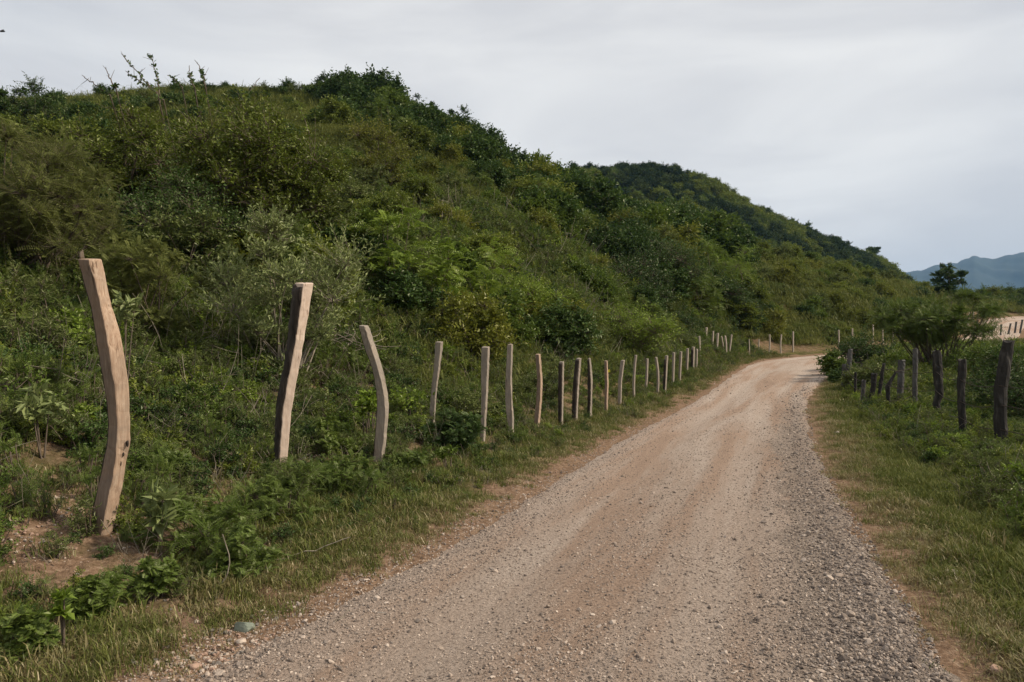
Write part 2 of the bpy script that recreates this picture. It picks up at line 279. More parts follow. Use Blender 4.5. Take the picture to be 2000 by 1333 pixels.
def road_mat():
    m, n, l, out = new_mat('dirt_road'); tc = n.new('ShaderNodeTexCoord'); V = tc.outputs['Object']
    uv = n.new('ShaderNodeAttribute'); uv.attribute_name = 'across'; al = n.new('ShaderNodeAttribute'); al.attribute_name = 'along'
    cb = n.new('ShaderNodeCombineXYZ'); l.new(uv.outputs['Fac'], cb.inputs[0]); l.new(al.outputs['Fac'], cb.inputs[1])
    mp = n.new('ShaderNodeMapping'); mp.inputs['Scale'].default_value = (2.3, .055, 1); l.new(cb.outputs[0], mp.inputs[0])
    streak = noise(n, l, mp.outputs[0], 2.2, 5, .6, .4)
    base = ramp(n, [(.30, (.315, .232, .178)), (.42, (.375, .278, .215)), (.50, (.405, .325, .268)), (.62, (.45, .376, .32)), (.78, (.365, .285, .23))]); l.new(streak.outputs['Fac'], base.inputs[0])
    fine = noise(n, l, V, 48, 6, .8); rf = ramp(n, [(.36, (.22, .21, .20)), (.46, (.82, .81, .80)), (.62, (1.25, 1.24, 1.23))]); l.new(fine.outputs['Fac'], rf.inputs[0])
    mu = n.new('ShaderNodeMixRGB'); mu.blend_type = 'MULTIPLY'; mu.inputs[0].default_value = .8; l.new(base.outputs[0], mu.inputs[1]); l.new(rf.outputs[0], mu.inputs[2])
    # grey crushed stone swept to the right edge and thinly to the left
    nn = noise(n, l, V, 1.6, 5, .65); ad = n.new('ShaderNodeMath'); ad.operation = 'MULTIPLY_ADD'; ad.inputs[1].default_value = .34; l.new(nn.outputs['Fac'], ad.inputs[0]); l.new(uv.outputs['Fac'], ad.inputs[2])
    rg = ramp(n, [(.98, (0, 0, 0)), (1.10, (1, 1, 1))]); l.new(ad.outputs[0], rg.inputs[0])
    fd = n.new('ShaderNodeMapRange'); fd.inputs['From Min'].default_value = 16; fd.inputs['From Max'].default_value = 26; fd.inputs['To Min'].default_value = .8; fd.inputs['To Max'].default_value = 0; l.new(al.outputs['Fac'], fd.inputs['Value'])
    mg = n.new('ShaderNodeMath'); mg.operation = 'MULTIPLY'; l.new(rg.outputs[0], mg.inputs[0]); l.new(fd.outputs[0], mg.inputs[1])
    gp = noise(n, l, V, 40, 5, .8); gr = ramp(n, [(.36, (.13, .105, .09)), (.5, (.27, .22, .18)), (.64, (.44, .37, .31))]); l.new(gp.outputs['Fac'], gr.inputs[0])
    mx = n.new('ShaderNodeMixRGB'); l.new(mg.outputs[0], mx.inputs[0]); l.new(mu.outputs[0], mx.inputs[1]); l.new(gr.outputs[0], mx.inputs[2])
    b = n.new('ShaderNodeBsdfDiffuse'); l.new(mx.outputs[0], b.inputs[0])
    nb = noise(n, l, V, 38, 5, .75); bp = n.new('ShaderNodeBump'); bp.inputs['Strength'].default_value = 1; bp.inputs['Distance'].default_value = .05; l.new(nb.outputs['Fac'], bp.inputs['Height']); l.new(bp.outputs[0], b.inputs['Normal'])
    l.new(b.outputs[0], out.inputs[0]); return m
M['road'] = road_mat()

# ------------------------------------------------------------------ ground, road, hills, mountains
def polar_sheet(name, th, r, hf, mat):
    TH, RR = np.meshgrid(th, r, indexing='ij'); X = RR * np.sin(TH); Y = RR * np.cos(TH); Z = hf(X, Y)
    n1, n2 = TH.shape; idx = np.arange(n1 * n2).reshape(n1, n2)
    f = np.stack([idx[:-1, :-1], idx[:-1, 1:], idx[1:, 1:], idx[1:, :-1]], -1).reshape(-1, 4)[:, ::-1]
    v = np.stack([X, Y, Z], -1).reshape(-1, 3); return v, f, X.ravel(), Y.ravel()
th = np.r_[np.linspace(-math.pi, R(-48), 60)[:-1], np.linspace(R(-48), R(44), 620), np.linspace(R(44), math.pi, 60)[1:]]
rr = np.r_[0.0, np.exp(np.linspace(math.log(0.8), math.log(170), 330)), 260, 400, 900, 3000, 14000]
def big_h(X, Y):
    h = height(X, Y); r = np.hypot(X, Y); return np.where(r > 200, np.minimum(h, -2 - (r - 200) * 0.004), h)
v, f, X, Y = polar_sheet('ground', th, rr, big_h, None)
sL = sdist(X, Y, LE); sR = -sdist(X, Y, RE); out_ = np.maximum(sL, sR)
soil = 0.75 * (1 - smooth(out_, 0.2, 1.4)) + (.50 + .4 * (fbm(X * .7, Y * .7, 40) - .5)) * (1 - smooth(sL, 7, 14)) * smooth(sL, .8, 1.6)
soil = soil + 0.25 * np.exp(-((X + 2.3) ** 2 + (Y - 4.2) ** 2) / 3)
soil = np.where(out_ > 12, -0.3, soil)
g = mesh_obj('ground', v, f, M['ground'], attrs={'soil': soil}, smooth=True); tag(g, kind='structure')

def build_road():
    A = resample(LE, .3); B = resample(RE, .3); n = 560
    def par(P):
        d = np.r_[0, np.cumsum(np.hypot(*np.diff(P, axis=0).T))]; return d
    # pair edges along a warped parameter: nearest right-edge point, kept monotonic
    dA = par(A); dB = par(B); tA = np.linspace(0, dA[-1], n) ; tA = dA[-1] * (np.linspace(0, 1, n) ** 1.7)
    L = np.c_[np.interp(tA, dA, A[:, 0]), np.interp(tA, dA, A[:, 1])]
    j = np.array([np.argmin(np.hypot(B[:, 0] - p[0], B[:, 1] - p[1])) for p in L]); tB = np.maximum.accumulate(dB[j])
    k = 25; tB = np.convolve(np.pad(tB, k, mode='edge'), np.ones(2 * k + 1) / (2 * k + 1), 'valid')
    Rr = np.c_[np.interp(tB, dB, B[:, 0]), np.interp(tB, dB, B[:, 1])]
    u = np.linspace(-0.14, 1.14, 91); U, T = np.meshgrid(u, np.arange(n)); 
    X = L[T, 0] * (1 - U) + Rr[T, 0] * U; Y = L[T, 1] * (1 - U) + Rr[T, 1] * U; AL = np.hypot(X, Y)
    wob = 0.05 * (fbm(Y * .25, Y * 0, 60) - .5)
    rut = -0.028 * (np.exp(-((U - .27 - wob) / .085) ** 2) + np.exp(-((U - .70 - wob) / .085) ** 2))
    Z = zb(np.clip(Y, 0, 400)) + rut + 0.014 * (fbm(X * 2.2, Y * 2.2, 50) - .5) * 2 + 0.010 * (vnoise(X * 9, Y * 9, 51) - .5) + 0.012
    Z = Z + 0.02 * np.exp(-((U - .96) / .05) ** 2) + 0.015 * np.exp(-((U - .05) / .04) ** 2)
    e = np.maximum(-U, U - 1) * 3.6; Z = Z - 0.05 * smooth(e, -0.1, .35) - 0.07 * smooth(e, .1, .5)
    idx = np.arange(X.size).reshape(X.shape); f = np.stack([idx[:-1, :-1], idx[:-1, 1:], idx[1:, 1:], idx[1:, :-1]], -1).reshape(-1, 4)
    o = mesh_obj('dirt_road', np.stack([X, Y, Z], -1).reshape(-1, 3), f, M['road'], attrs={'across': U.ravel(), 'along': AL.ravel()}, smooth=True)
    tag(o, kind='structure'); return o
ROAD = build_road()

# second hill behind, then the mountain range across the valley
C2 = np.array([(400, 420), (800, 380), (1000, 352), (1110, 344), (1180, 342), (1240, 336), (1320, 346), (1390, 364), (1440, 398), (1500, 424), (1560, 449), (1640, 480), (1700, 500), (1740, 528), (1785, 560), (1830, 600), (1900, 640), (2000, 675)], float)
C2_th = np.arctan((C2[:, 0] - 1000) / F); C2_D = 285 / np.cos(C2_th); C2_Z = CAMZ + (HZ - C2[:, 1] - 20) / F * 285
def h2(X, Y):
    r = np.hypot(X, Y); t_ = np.arctan2(X, Y); D = np.interp(t_, C2_th, C2_D); Z = np.interp(t_, C2_th, C2_Z)
    t = (r - 160) / (D - 160); tc = np.clip(t, 0, 1); P = np.sin(tc * math.pi / 2) ** 1.25
    return -6 + (Z + 6) * P - np.clip(r - D, 0, 400) * .35 + P * (1 - tc) * 26 * (fbm(X * .02, Y * .02, 70) - .5)
v, f, X, Y = polar_sheet('far_hill', np.linspace(R(-20), R(37), 200), np.linspace(158, 420, 110), h2, None)
o = mesh_obj('far_hill', v, f, M['ground'], attrs={'soil': np.full(len(v), -0.3)}, smooth=True); tag(o, kind='structure')
def mountains():
    th = np.arctan((np.linspace(900, 3200, 300) - 1000) / F); D0 = 4200
    px = 1000 + F * np.tan(th)
    sk = np.interp(px, [900, 1500, 1700, 1785, 1840, 1900, 1935, 1960, 2000, 2060, 2200, 2400, 2700, 3200], [640, 610, 560, 532, 520, 506, 509, 503, 497, 480, 470, 495, 480, 520])
    sk = sk + 9 * (fbm(px / 30, px * 0, 80, 5) - .5) + 5 * (vnoise(px / 7, px * 0, 83) - .5)
    Zc = CAMZ + (HZ - sk) / F * D0
    t = np.linspace(0, 2, 90); TH, T = np.meshgrid(th, t, indexing='ij'); Zc = Zc[:, None]
    RR = (D0 + (T - 1) * 1500) / np.cos(TH); X = RR * np.sin(TH); Y = RR * np.cos(TH)
    P = np.where(T < 1, np.sin(T * math.pi / 2) ** 1.2, np.cos((T - 1) * math.pi / 2))
    rid = np.abs(fbm(X * .0035, Y * .0012, 90, 4) - .5) * 2
    Z = -20 + (Zc + 20) * P - 380 * rid * P * (1 - P) * 2
    idx = np.arange(X.size).reshape(X.shape); f = np.stack([idx[:-1, :-1], idx[:-1, 1:], idx[1:, 1:], idx[1:, :-1]], -1).reshape(-1, 4)[:, ::-1]
    m = surf_mat('mountain_forest', [(.3, (.010, .024, .026)), (.7, (.028, .045, .040))], .006, 6, .95, .0, .02)
    o = mesh_obj('mountains', np.stack([X, Y, Z], -1).reshape(-1, 3), f, m, smooth=True); tag(o, kind='structure')
mountains()

# ------------------------------------------------------------------ plant builders
def leaves(c, d, nn, L, Wd, fold=0.18):
    """folded leaves: two triangles each. c base, d direction, nn normal, L length, Wd width"""
    c = np.asarray(c); d = nrm(d); s = nrm(np.cross(d, nn)); nn = np.cross(s, d); L = L[:, None]; Wd = Wd[:, None]
    a = c; b = c + d * L * .45 + s * Wd * .5 + nn * Wd * fold; t = c + d * L - nn * L * .10; e = c + d * L * .45 - s * Wd * .5 + nn * Wd * fold
    v = np.stack([a, b, t, e], 1).reshape(-1, 3); k = np.arange(len(c))[:, None] * 4
    f = np.concatenate([k + [0, 2, 1], k + [0, 3, 2]], 1).reshape(-1, 3)
    return v, f
def tube(P, r, sides=5):
    P = np.asarray(P, float); r = np.broadcast_to(np.asarray(r, float), (len(P),)); T = nrm(np.gradient(P, axis=0))
    up = np.array([0.31, 0.11, 0.94]) if abs(T[0][2]) < .9 else np.array([1.0, .1, 0]); A = nrm(np.cross(T, up)); B = np.cross(T, A)
    an = np.arange(sides) * 2 * math.pi / sides
    v = (P[:, None] + r[:, None, None] * (np.cos(an)[None, :, None] * A[:, None] + np.sin(an)[None, :, None] * B[:, None])).reshape(-1, 3)
    n = len(P); i = np.arange(n - 1)[:, None] * sides; j = np.arange(sides)[None]; j2 = (j + 1) % sides
    f = np.stack([i + j, i + j2, i + sides + j2, i + sides + j], -1).reshape(-1, 4)
    return v, f
def prisms(A, B, ra, rb):
    """many thin three-sided sticks from A to B"""
    T = nrm(B - A); U = nrm(np.cross(T, np.array([.3, .2, .93]))); Vv = np.cross(T, U); an = np.arange(3) * 2 * math.pi / 3
    ring = np.cos(an)[None, :, None] * U[:, None] + np.sin(an)[None, :, None] * Vv[:, None]
    va = A[:, None] + ring * np.reshape(ra, (-1, 1, 1)); vb = B[:, None] + ring * np.reshape(rb, (-1, 1, 1))
    v = np.concatenate([va, vb], 1).reshape(-1, 3); k = np.arange(len(A))[:, None] * 6
    f = np.concatenate([k + [0, 1, 4, 3], k + [1, 2, 5, 4], k + [2, 0, 3, 5]], 1).reshape(-1, 4)
    return v, f
class Acc:
    def __init__(s): s.v = []; s.f = []; s.a = []; s.n = 0
    def add(s, v, f, tint=None):
        s.v.append(v); s.f.append(f + s.n); s.n += len(v); s.a.append(np.zeros(len(v)) if tint is None else tint)
    def get(s): return np.concatenate(s.v), np.concatenate(s.f), np.concatenate(s.a)
def bezier(a, b, c, n=6):
    t = np.linspace(0, 1, n)[:, None]; return (1 - t) ** 2 * a + 2 * t * (1 - t) * b + t * t * c
def rdir(rng, n): return nrm(rng.normal(size=(n, 3)))
def make_plant(name, seed, Rr, Hh, leaf=(.07, .035), clumps=14, cr=.42, twigs=26, K=9, up=.5, droop=.1, pin=False, mat='broad', stem='twig', zmin=.04,
               flat=False, trunk=0, hold=None, gap=.25, sticks=True, label=None, cat=None, group=None, twl=1.0, tip=0.0, link=True):
    rng = np.random.RandomState(seed)
    # clump centres spread through a dome
    cs = []; tries = 0
    while len(cs) < clumps and tries < 4000:
        tries += 1
        d = rng.normal(size=3); d /= np.linalg.norm(d); d[2] = abs(d[2]) if flat else d[2]
        rad = rng.rand() ** .38; p = d * rad
        z = (p[2] * .5 + .5) if not flat else .62 + .3 * rng.rand() - .25 * (p[0] ** 2 + p[1] ** 2)
        z = z ** (1.25 if not flat else 1); w = 1.0 if flat else (.8 + .2 * math.sin(min(1, z * 1.5) * math.pi / 2)) * (1 if z < .45 else math.sqrt(max(.05, 1 - ((z - .45) / .62) ** 2)))
        q = np.array([p[0] * Rr * (1 - cr * .6) * w, p[1] * Rr * (1 - cr * .6) * w, (zmin + (1 - zmin) * z) * Hh * (1 - cr * .28)])
        if all(np.linalg.norm((q - c)) > gap * Rr * .8 for c in cs): cs.append(q)
    cs = np.array(cs); n = len(cs); rc = Rr * cr * rng.uniform(.65, 1.25, n)
    if flat: rcz = .45
    else: rcz = .85
    T = n * twigs; ci = np.repeat(np.arange(n), twigs)
    d = rdir(rng, T); d[:, 2] = d[:, 2] * rcz + up; d = nrm(d)
    s = cs[ci] + rng.normal(size=(T, 3)) * rc[ci][:, None] * [.22, .22, .16]
    L = rc[ci] * rng.uniform(.5, 1.25, T) * twl
    t = np.linspace(.18, 1, K)[None] + rng.uniform(-.05, .05, (T, K)); sg = np.where(np.arange(K) % 2 == 0, 1., -1.)[None, :, None]
    if pin: t = np.repeat(np.linspace(.12, 1, (K + 1) // 2), 2)[None, :K] + np.zeros((T, K))
    P = s[:, None] + d[:, None] * (L[:, None] * t)[..., None]; P[..., 2] -= (droop * (t ** 2)) * L[:, None]
    dd = np.broadcast_to(d[:, None], P.shape).copy(); dd[..., 2] -= 2 * droop * t * .9; dd = nrm(dd)
    refn = nrm(np.array([0, 0, 1.]) + .5 * rng.normal(size=(T, 3)))[:, None]
    side = nrm(np.cross(dd, np.broadcast_to(refn, dd.shape)))
    if pin:
        ld = nrm(side * sg + dd * .35 + rng.normal(size=P.shape) * .07); nn = nrm(np.cross(dd, side) + rng.normal(size=P.shape) * .15)
        sz = np.sin(np.clip(t, .1, .97) * math.pi) ** .5 * .6 + .45
    else:
        ld = nrm(side * sg * .8 + dd * .6 + rng.normal(size=P.shape) * .35 + [0, 0, tip]); nn = nrm(np.array([0, 0, .9]) + rng.normal(size=P.shape) * .55)
        sz = rng.uniform(.65, 1.2, P.shape[:2])
    sz = sz.ravel(); lv, lf = leaves(P.reshape(-1, 3), ld.reshape(-1, 3), nn.reshape(-1, 3), leaf[0] * sz, leaf[1] * sz)
    tint = np.clip(rng.normal(.45, .17, T)[:, None] * .55 + rng.normal(.45, .2, (T, K)) * .45 + rng.normal(0, .08, n)[ci][:, None], 0, 1)
    keep = lv[:, 2].reshape(-1, 4).min(1) > -.12
    tv = np.repeat(tint.ravel(), 4)
    root = empty(name, (0, 0, 0)) if link else None
    fo = mesh_obj('foliage', lv, lf, M[mat], root, {'tint': tv}, link=link)
    A = Acc()
    tb = min(.03, max(.009, .012 * Rr))
    base = np.array([0, 0, -.15])
    if trunk > 0:
        hub = np.array([.1 * Rr, 0, trunk]); A.add(*tube(bezier(base, np.array([-.08 * Rr, .05, trunk * .6]), hub, 8), np.linspace(tb * 3.0, tb * 2.0, 8), 8))
    for k in range(n):
        a0 = (hub if trunk > 0 else base + np.array([rng.normal() * .12 * Rr, rng.normal() * .12 * Rr, 0]))
        mid = a0 * .5 + cs[k] * .5 + np.array([0, 0, -.12 * Hh if trunk else .1 * Hh]) * rng.uniform(.3, 1) + rng.normal(size=3) * .07 * Rr
        A.add(*tube(bezier(a0, mid, cs[k], 7), np.linspace(tb * rng.uniform(.9, 1.6), tb * .4, 7), 4))
    if sticks:
        e = s + d * L[:, None]; e[:, 2] -= droop * L; c0 = cs[ci]
        A.add(*prisms(c0, s + d * (L * .4)[:, None] - [0, 0, 0.], tb * (.16 if pin else .30), tb * (.06 if pin else .18))); A.add(*prisms(s + d * (L * .4)[:, None], e, tb * (.05 if pin else .18), tb * (.03 if pin else .06)))
    v_, f_, _ = A.get()
    so = mesh_obj('stems', v_, f_, M[stem], root, smooth=True, link=link)
    if root and label: tag(root, label, cat or 'bush', group)
    return (root, fo, so)
def join_data(fo, so, name):
    """one unlinked mesh object of foliage + stems for scattering"""
    a, b = fo.data, so.data
    va = np.empty(len(a.vertices) * 3, np.float32); a.vertices.foreach_get('co', va); vb = np.empty(len(b.vertices) * 3, np.float32); b.vertices.foreach_get('co', vb)
    fa = np.empty(len(a.loops), np.int32); a.loops.foreach_get('vertex_index', fa); fb = np.empty(len(b.loops), np.int32); b.loops.foreach_get('vertex_index', fb)
    fb = fb.reshape(-1, 4); fb = np.concatenate([fb[:, [0, 1, 2]], fb[:, [0, 2, 3]]]); fa = fa.reshape(-1, 3)
    ta = np.empty(len(a.vertices), np.float32); a.attributes['tint'].data.foreach_get('value', ta)
    v = np.concatenate([va.reshape(-1, 3), vb.reshape(-1, 3)]); f = np.concatenate([fa, fb + len(a.vertices)])
    mi = np.r_[np.zeros(len(fa), int), np.ones(len(fb), int)]
    return mesh_obj(name, v, f, [a.materials[0], b.materials[0]], None, {'tint': np.r_[ta, np.zeros(len(b.vertices))]}, matidx=mi, link=False)
def copy_thing(o, loc, rz, sc, label=None, group=None):
    c = o.copy(); COL.objects.link(c); c.location = loc; c.rotation_euler = (0, 0, rz); c.scale = sc
    for ch in o.children:
        k = ch.copy(); COL.objects.link(k); k.parent = c
    if label: c['label'] = label
    if group: c['group'] = group
    return c

# scatter of uncountable growth: points with rotation / scale / variant index, geometry nodes
def scatter(name, pts, rot, scl, idx, protos, label, cat):
    coll = bpy.data.collections.new(name + '_sources')
    for i, p in enumerate(protos):
        p.name = '%02d_%s' % (i, name); coll.objects.link(p)
    me = bpy.data.meshes.new(name); me.vertices.add(len(pts)); me.vertices.foreach_set('co', np.asarray(pts, np.float32).ravel())
    a = me.attributes.new('rot', 'FLOAT_VECTOR', 'POINT'); a.data.foreach_set('vector', np.asarray(rot, np.float32).ravel())
    a = me.attributes.new('scl', 'FLOAT_VECTOR', 'POINT'); s_ = np.asarray(scl, np.float32); s_ = s_ if s_.ndim == 2 else np.repeat(s_[:, None], 3, 1); a.data.foreach_set('vector', s_.ravel())
    a = me.attributes.new('idx', 'INT', 'POINT'); a.data.foreach_set('value', np.asarray(idx, np.int32))
    o = bpy.data.objects.new(name, me); COL.objects.link(o)
    ng = bpy.data.node_groups.new(name, 'GeometryNodeTree')
    ng.interface.new_socket(name='Geometry', in_out='INPUT', socket_type='NodeSocketGeometry'); ng.interface.new_socket(name='Geometry', in_out='OUTPUT', socket_type='NodeSocketGeometry')
    n = ng.nodes; l = ng.links; gi = n.new('NodeGroupInput'); go = n.new('NodeGroupOutput'); ip = n.new('GeometryNodeInstanceOnPoints')
    ci = n.new('GeometryNodeCollectionInfo'); ci.inputs['Collection'].default_value = coll; ci.inputs['Separate Children'].default_value = True; ci.inputs['Reset Children'].default_value = True
    def at(nm, ty):
        q = n.new('GeometryNodeInputNamedAttribute'); q.data_type = ty; q.inputs['Name'].default_value = nm; return q.outputs[0]
    l.new(gi.outputs[0], ip.inputs['Points']); l.new(ci.outputs[0], ip.inputs['Instance']); ip.inputs['Pick Instance'].default_value = True
    l.new(at('idx', 'INT'), ip.inputs['Instance Index']); l.new(at('rot', 'FLOAT_VECTOR'), ip.inputs['Rotation']); l.new(at('scl', 'FLOAT_VECTOR'), ip.inputs['Scale'])
    l.new(ip.outputs[0], go.inputs[0])
    md = o.modifiers.new('scatter', 'NODES'); md.node_group = ng
    tag(o, label, cat, kind='stuff'); return o
# ------------------------------------------------------------------ fence posts
def unp(px, py, d): return np.array([(px - 1000) / F * d, d, CAMZ - (py - HZ) / F * d])
def sawn_post(rows, label, wood='wood', bark=None, th=None, group='crooked timber posts along the roadside', seed=0, n=46, base=None, knobs=()):
    """rows: (row, left edge, front ridge, right edge) measured on the photograph, last row at the foot"""
    rows = np.array(rows, float); by = rows[-1, 0]; bx = rows[-1, 1:].mean()
    X0, D, G = march(bx, by) if base is None else base
    rng = np.random.RandomState(seed + 5)
    top = rows[0, 0]; slope = (rows[-1, 1:] - rows[-2, 1:]) / max(1, rows[-1, 0] - rows[-2, 0])
    ext = 0.3 * F / D; rows = np.vstack([rows, [by + ext, *(rows[-1, 1:] + slope * ext)]])
    ys = np.linspace(top, rows[-1, 0], n); L, Mi, Rt = [np.interp(ys, rows[:, 0], rows[:, i]) for i in (1, 2, 3)]
    k = np.array([1, 2, 1]) / 4.
    for A in (L, Mi, Rt):
        for _ in range(2): A[1:-1] = np.convolve(A, k, 'valid')
    w = (Rt - L).mean() / F * D; th = th or w * .9
    V = []
    for i, y in enumerate(ys):
        z = CAMZ - (y - HZ) / F * D - G
        jit = lambda a=.0022: rng.normal() * a
        fr = np.clip((Mi[i] - L[i]) / max(1e-4, Rt[i] - L[i]), .2, .86); ph = math.atan2(1 - fr, fr); aw = (Rt[i] - L[i]) / F * D / (math.sin(ph) + math.cos(ph))
        yl = aw * math.sin(ph); yr = aw * math.cos(ph); y0 = -(yl + yr) / 2
        def corner(px, dv):      # the corner seen on column px, dv metres farther out than the post's axis
            dd = D + dv; return np.array([(px - 1000) / F * dd - X0 + jit(), dd - D, z])
        sec = [corner(L[i], y0 + yl), corner(Mi[i], y0), corner(Rt[i], y0 + yr)]
        far = sec[0] + sec[2] - sec[1]; sec += [far * .75 + sec[2] * .25, far * .75 + sec[0] * .25]
        for q in sec: q[2] = z
        if i == 0: sec = [q + np.array([0, 0, .16 * q[1]]) for q in sec]
        V += sec
    V = np.array(V); ns = 5; F_ = []; mi = []
    for i in range(n - 1):
        for j in range(ns):
            a = i * ns + j; b = i * ns + (j + 1) % ns; F_.append((a, a + ns, b + ns, b)); mi.append(j)
    F_.append(tuple(range(ns))); mi.append(9)
    F_.append(tuple((n - 1) * ns + j for j in range(ns))[::-1]); mi.append(9)
    root = empty('fence_post', (X0, D, G)); tag(root, label, 'fence post', group)
    o = mesh_obj('timber', V, F_, [M[wood], M['woodshade'] if wood == 'wood' else M[wood]], root, matidx=[1 if j == 0 and wood == 'wood' else 0 for j in mi])
    bv = o.modifiers.new('bevel', 'BEVEL'); bv.width = min(.012, w * .06); bv.segments = 2; bv.limit_method = 'ANGLE'; bv.angle_limit = R(25)
    if bark:      # a ragged strip of bark left on the back and side of the sawn log, standing proud of the timber
        side = bark; B = []; cen = np.array([0, 0, 0])
        cols = {'left': [3, 4, 0, 1], 'back': [3, 4, 0]}[side]
        inn = []; out = []
        for i in range(n):
            sec = V[i * ns:(i + 1) * ns]; c = sec.mean(0); pts = sec[cols]; P = [pts[0]]
            for a, b in zip(pts[:-1], pts[1:]): P += [a * .5 + b * .5, b]
            P = np.array(P); P[-1] = P[-1] * .93 + P[-2] * .07 + rng.normal() * .012 * w * (P[-1] - P[-2]) / .05
            dirn = nrm((P - c) * [1, 1, 0]); h = .008 + .10 * w * (.4 + rng.rand(len(P))); h[0] = h[-1] = .004
            out.append(P + dirn * h[:, None]); inn.append(P - dirn * .006)
        O = np.array(out); I = np.array(inn); m = O.shape[1]; off = n * m; Fb = []
        for i in range(1, n - 1):
            for j in range(m - 1):
                a = i * m + j; Fb.append((a, a + m, a + m + 1, a + 1)); Fb.append((off + a, off + a + 1, off + a + m + 1, off + a + m))
            a = i * m; Fb.append((a, off + a, off + a + m, a + m)); a = i * m + m - 1; Fb.append((a, a + m, off + a + m, off + a))
        for j in range(m - 1):
            a = m + j; Fb.append((a, a + 1, off + a + 1, off + a))
        mesh_obj('bark', np.vstack([O.reshape(-1, 3), I.reshape(-1, 3)]), Fb, M['bark'], root, smooth=True)
    for (ky, kx, rad, mat, nm) in knobs:
        p = unp(kx, ky, D) - np.array([X0, D, G]); blob(nm, p + [0, 0.02, 0], rad, mat, root, seed)
    return root
def blob_geo(rad, seed, sub=3, amp=.3, flat=(1, 1, 1)):
    import bmesh
    bm = bmesh.new(); bmesh.ops.create_icosphere(bm, subdivisions=sub, radius=1); rng = np.random.RandomState(seed)
    v = np.array([p.co for p in bm.verts]); f = np.array([[q.index for q in p.verts] for p in bm.faces]); bm.free()
    cuts = nrm(rng.normal(size=(14, 3))); k = rng.uniform(.5, .9, 14)
    for c, q in zip(cuts, k):
        dp = v @ c; m = dp > q; v[m] -= np.outer(dp[m] - q, c) * .9
    v = v * (1 + amp * .4 * (vnoise(v[:, 0] * 2.1 + 5 + seed, v[:, 1] * 2.1 + v[:, 2] * 1.7 + 9) - .5))[:, None]
    return v * np.array(flat) * np.array(rad), f
def blob(nm, loc, rad, mat, parent=None, seed=0):
    v, f = blob_geo(rad, seed); return mesh_obj(nm, v + np.array(loc), f, M[mat], parent, smooth=True)
G1 = 'crooked timber posts along the roadside'
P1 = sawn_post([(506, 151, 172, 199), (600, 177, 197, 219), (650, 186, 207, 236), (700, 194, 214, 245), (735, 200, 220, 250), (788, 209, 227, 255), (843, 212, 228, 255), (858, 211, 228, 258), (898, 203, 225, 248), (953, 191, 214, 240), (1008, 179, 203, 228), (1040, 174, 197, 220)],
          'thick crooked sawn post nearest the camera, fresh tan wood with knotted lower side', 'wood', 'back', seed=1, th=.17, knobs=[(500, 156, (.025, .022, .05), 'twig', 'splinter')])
for kx, ky, ra in [(249, 866, (.010, .010, .030)), (241, 887, (.007, .010, .020)), (236, 903, (.006, .008, .03)), (191, 553, (.009, .008, .004)), (226, 668, (.007, .012, .05))]:
    r_ = P1; dd = r_.location.y - .045; p = unp(kx, ky, dd) - np.array(r_.location); blob('knot_hole', p, ra, 'bark', r_, 7)
sawn_post([(553, 575, 593, 613), (600, 572, 587, 605), (650, 567, 580, 597), (700, 560, 571, 588), (750, 550, 561, 579), (800, 543, 552, 570), (860, 539, 548, 565), (918, 535, 544, 560)],
          'leaning post with pale sawn face, black bark and knotty top', 'woodlight', 'left', seed=2, knobs=[(562, 583, (.07, .065, .055), 'bark', 'knot'), (556, 597, (.04, .04, .035), 'bark', 'knot'), (578, 580, (.05, .05, .08), 'bark', 'knot')])
sawn_post([(636, 700, 711, 720), (680, 712, 725, 735), (720, 727, 738, 748), (760, 735, 748, 757), (800, 737, 753, 760), (850, 733, 750, 756), (905, 728, 743, 751)],
          'boomerang-bent brown post with slanted top, third from the camera', 'woodgrey', 'back', seed=3)
sawn_post([(668, 850, 861, 866), (720, 847, 856, 860), (770, 841, 850, 853), (835, 837, 845, 849)], 'short grey post leaning right behind dark feathery bush', 'woodgrey', seed=4)
sawn_post([(678, 940, 953, 957), (730, 939, 951, 955), (775, 940, 949, 953), (862, 937, 944, 948)], 'wide weathered grey post with pale edge beside orange soil slip', 'woodgrey', seed=5)
sawn_post([(673, 991, 999, 1002), (740, 987, 997, 1000), (790, 987, 999, 1001), (815, 990, 1001, 1004), (855, 995, 1000, 1003)], 'brown post with sinuous pale edge and brown cap on top', 'woodgrey', seed=6, knobs=[(673, 997, (.03, .03, .02), 'twig', 'cap')])
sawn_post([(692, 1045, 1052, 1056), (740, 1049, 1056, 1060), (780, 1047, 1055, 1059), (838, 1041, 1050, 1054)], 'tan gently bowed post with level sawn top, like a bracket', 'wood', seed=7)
sawn_post([(707, 1092, 1099, 1102), (770, 1091, 1098, 1101), (828, 1092, 1097, 1100)], 'dark-barked straight post with thin pale right edge, shorter than neighbours', 'woodgrey', 'left', seed=8)
sawn_post([(700, 1125, 1132, 1136), (760, 1120, 1128, 1131), (824, 1117, 1125, 1128)], 'rough dark-barked post leaning right, next to the dark straight one', 'woodgrey', 'left', seed=9)
sawn_post([(700, 1148, 1151, 1154), (740, 1149, 1154, 1158), (775, 1149, 1154, 1157), (815, 1148, 1152, 1156)], 'black-sided curved post with white sawn top', 'woodgrey', 'left', seed=10)
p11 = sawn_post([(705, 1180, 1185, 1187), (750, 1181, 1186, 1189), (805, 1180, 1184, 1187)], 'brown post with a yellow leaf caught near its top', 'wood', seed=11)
sawn_post([(704, 1212, 1218, 1221), (745, 1207, 1213, 1215), (792, 1206, 1212, 1214)], 'wide grey post leaning right, just past the one with yellow leaf', 'woodgrey', seed=12)
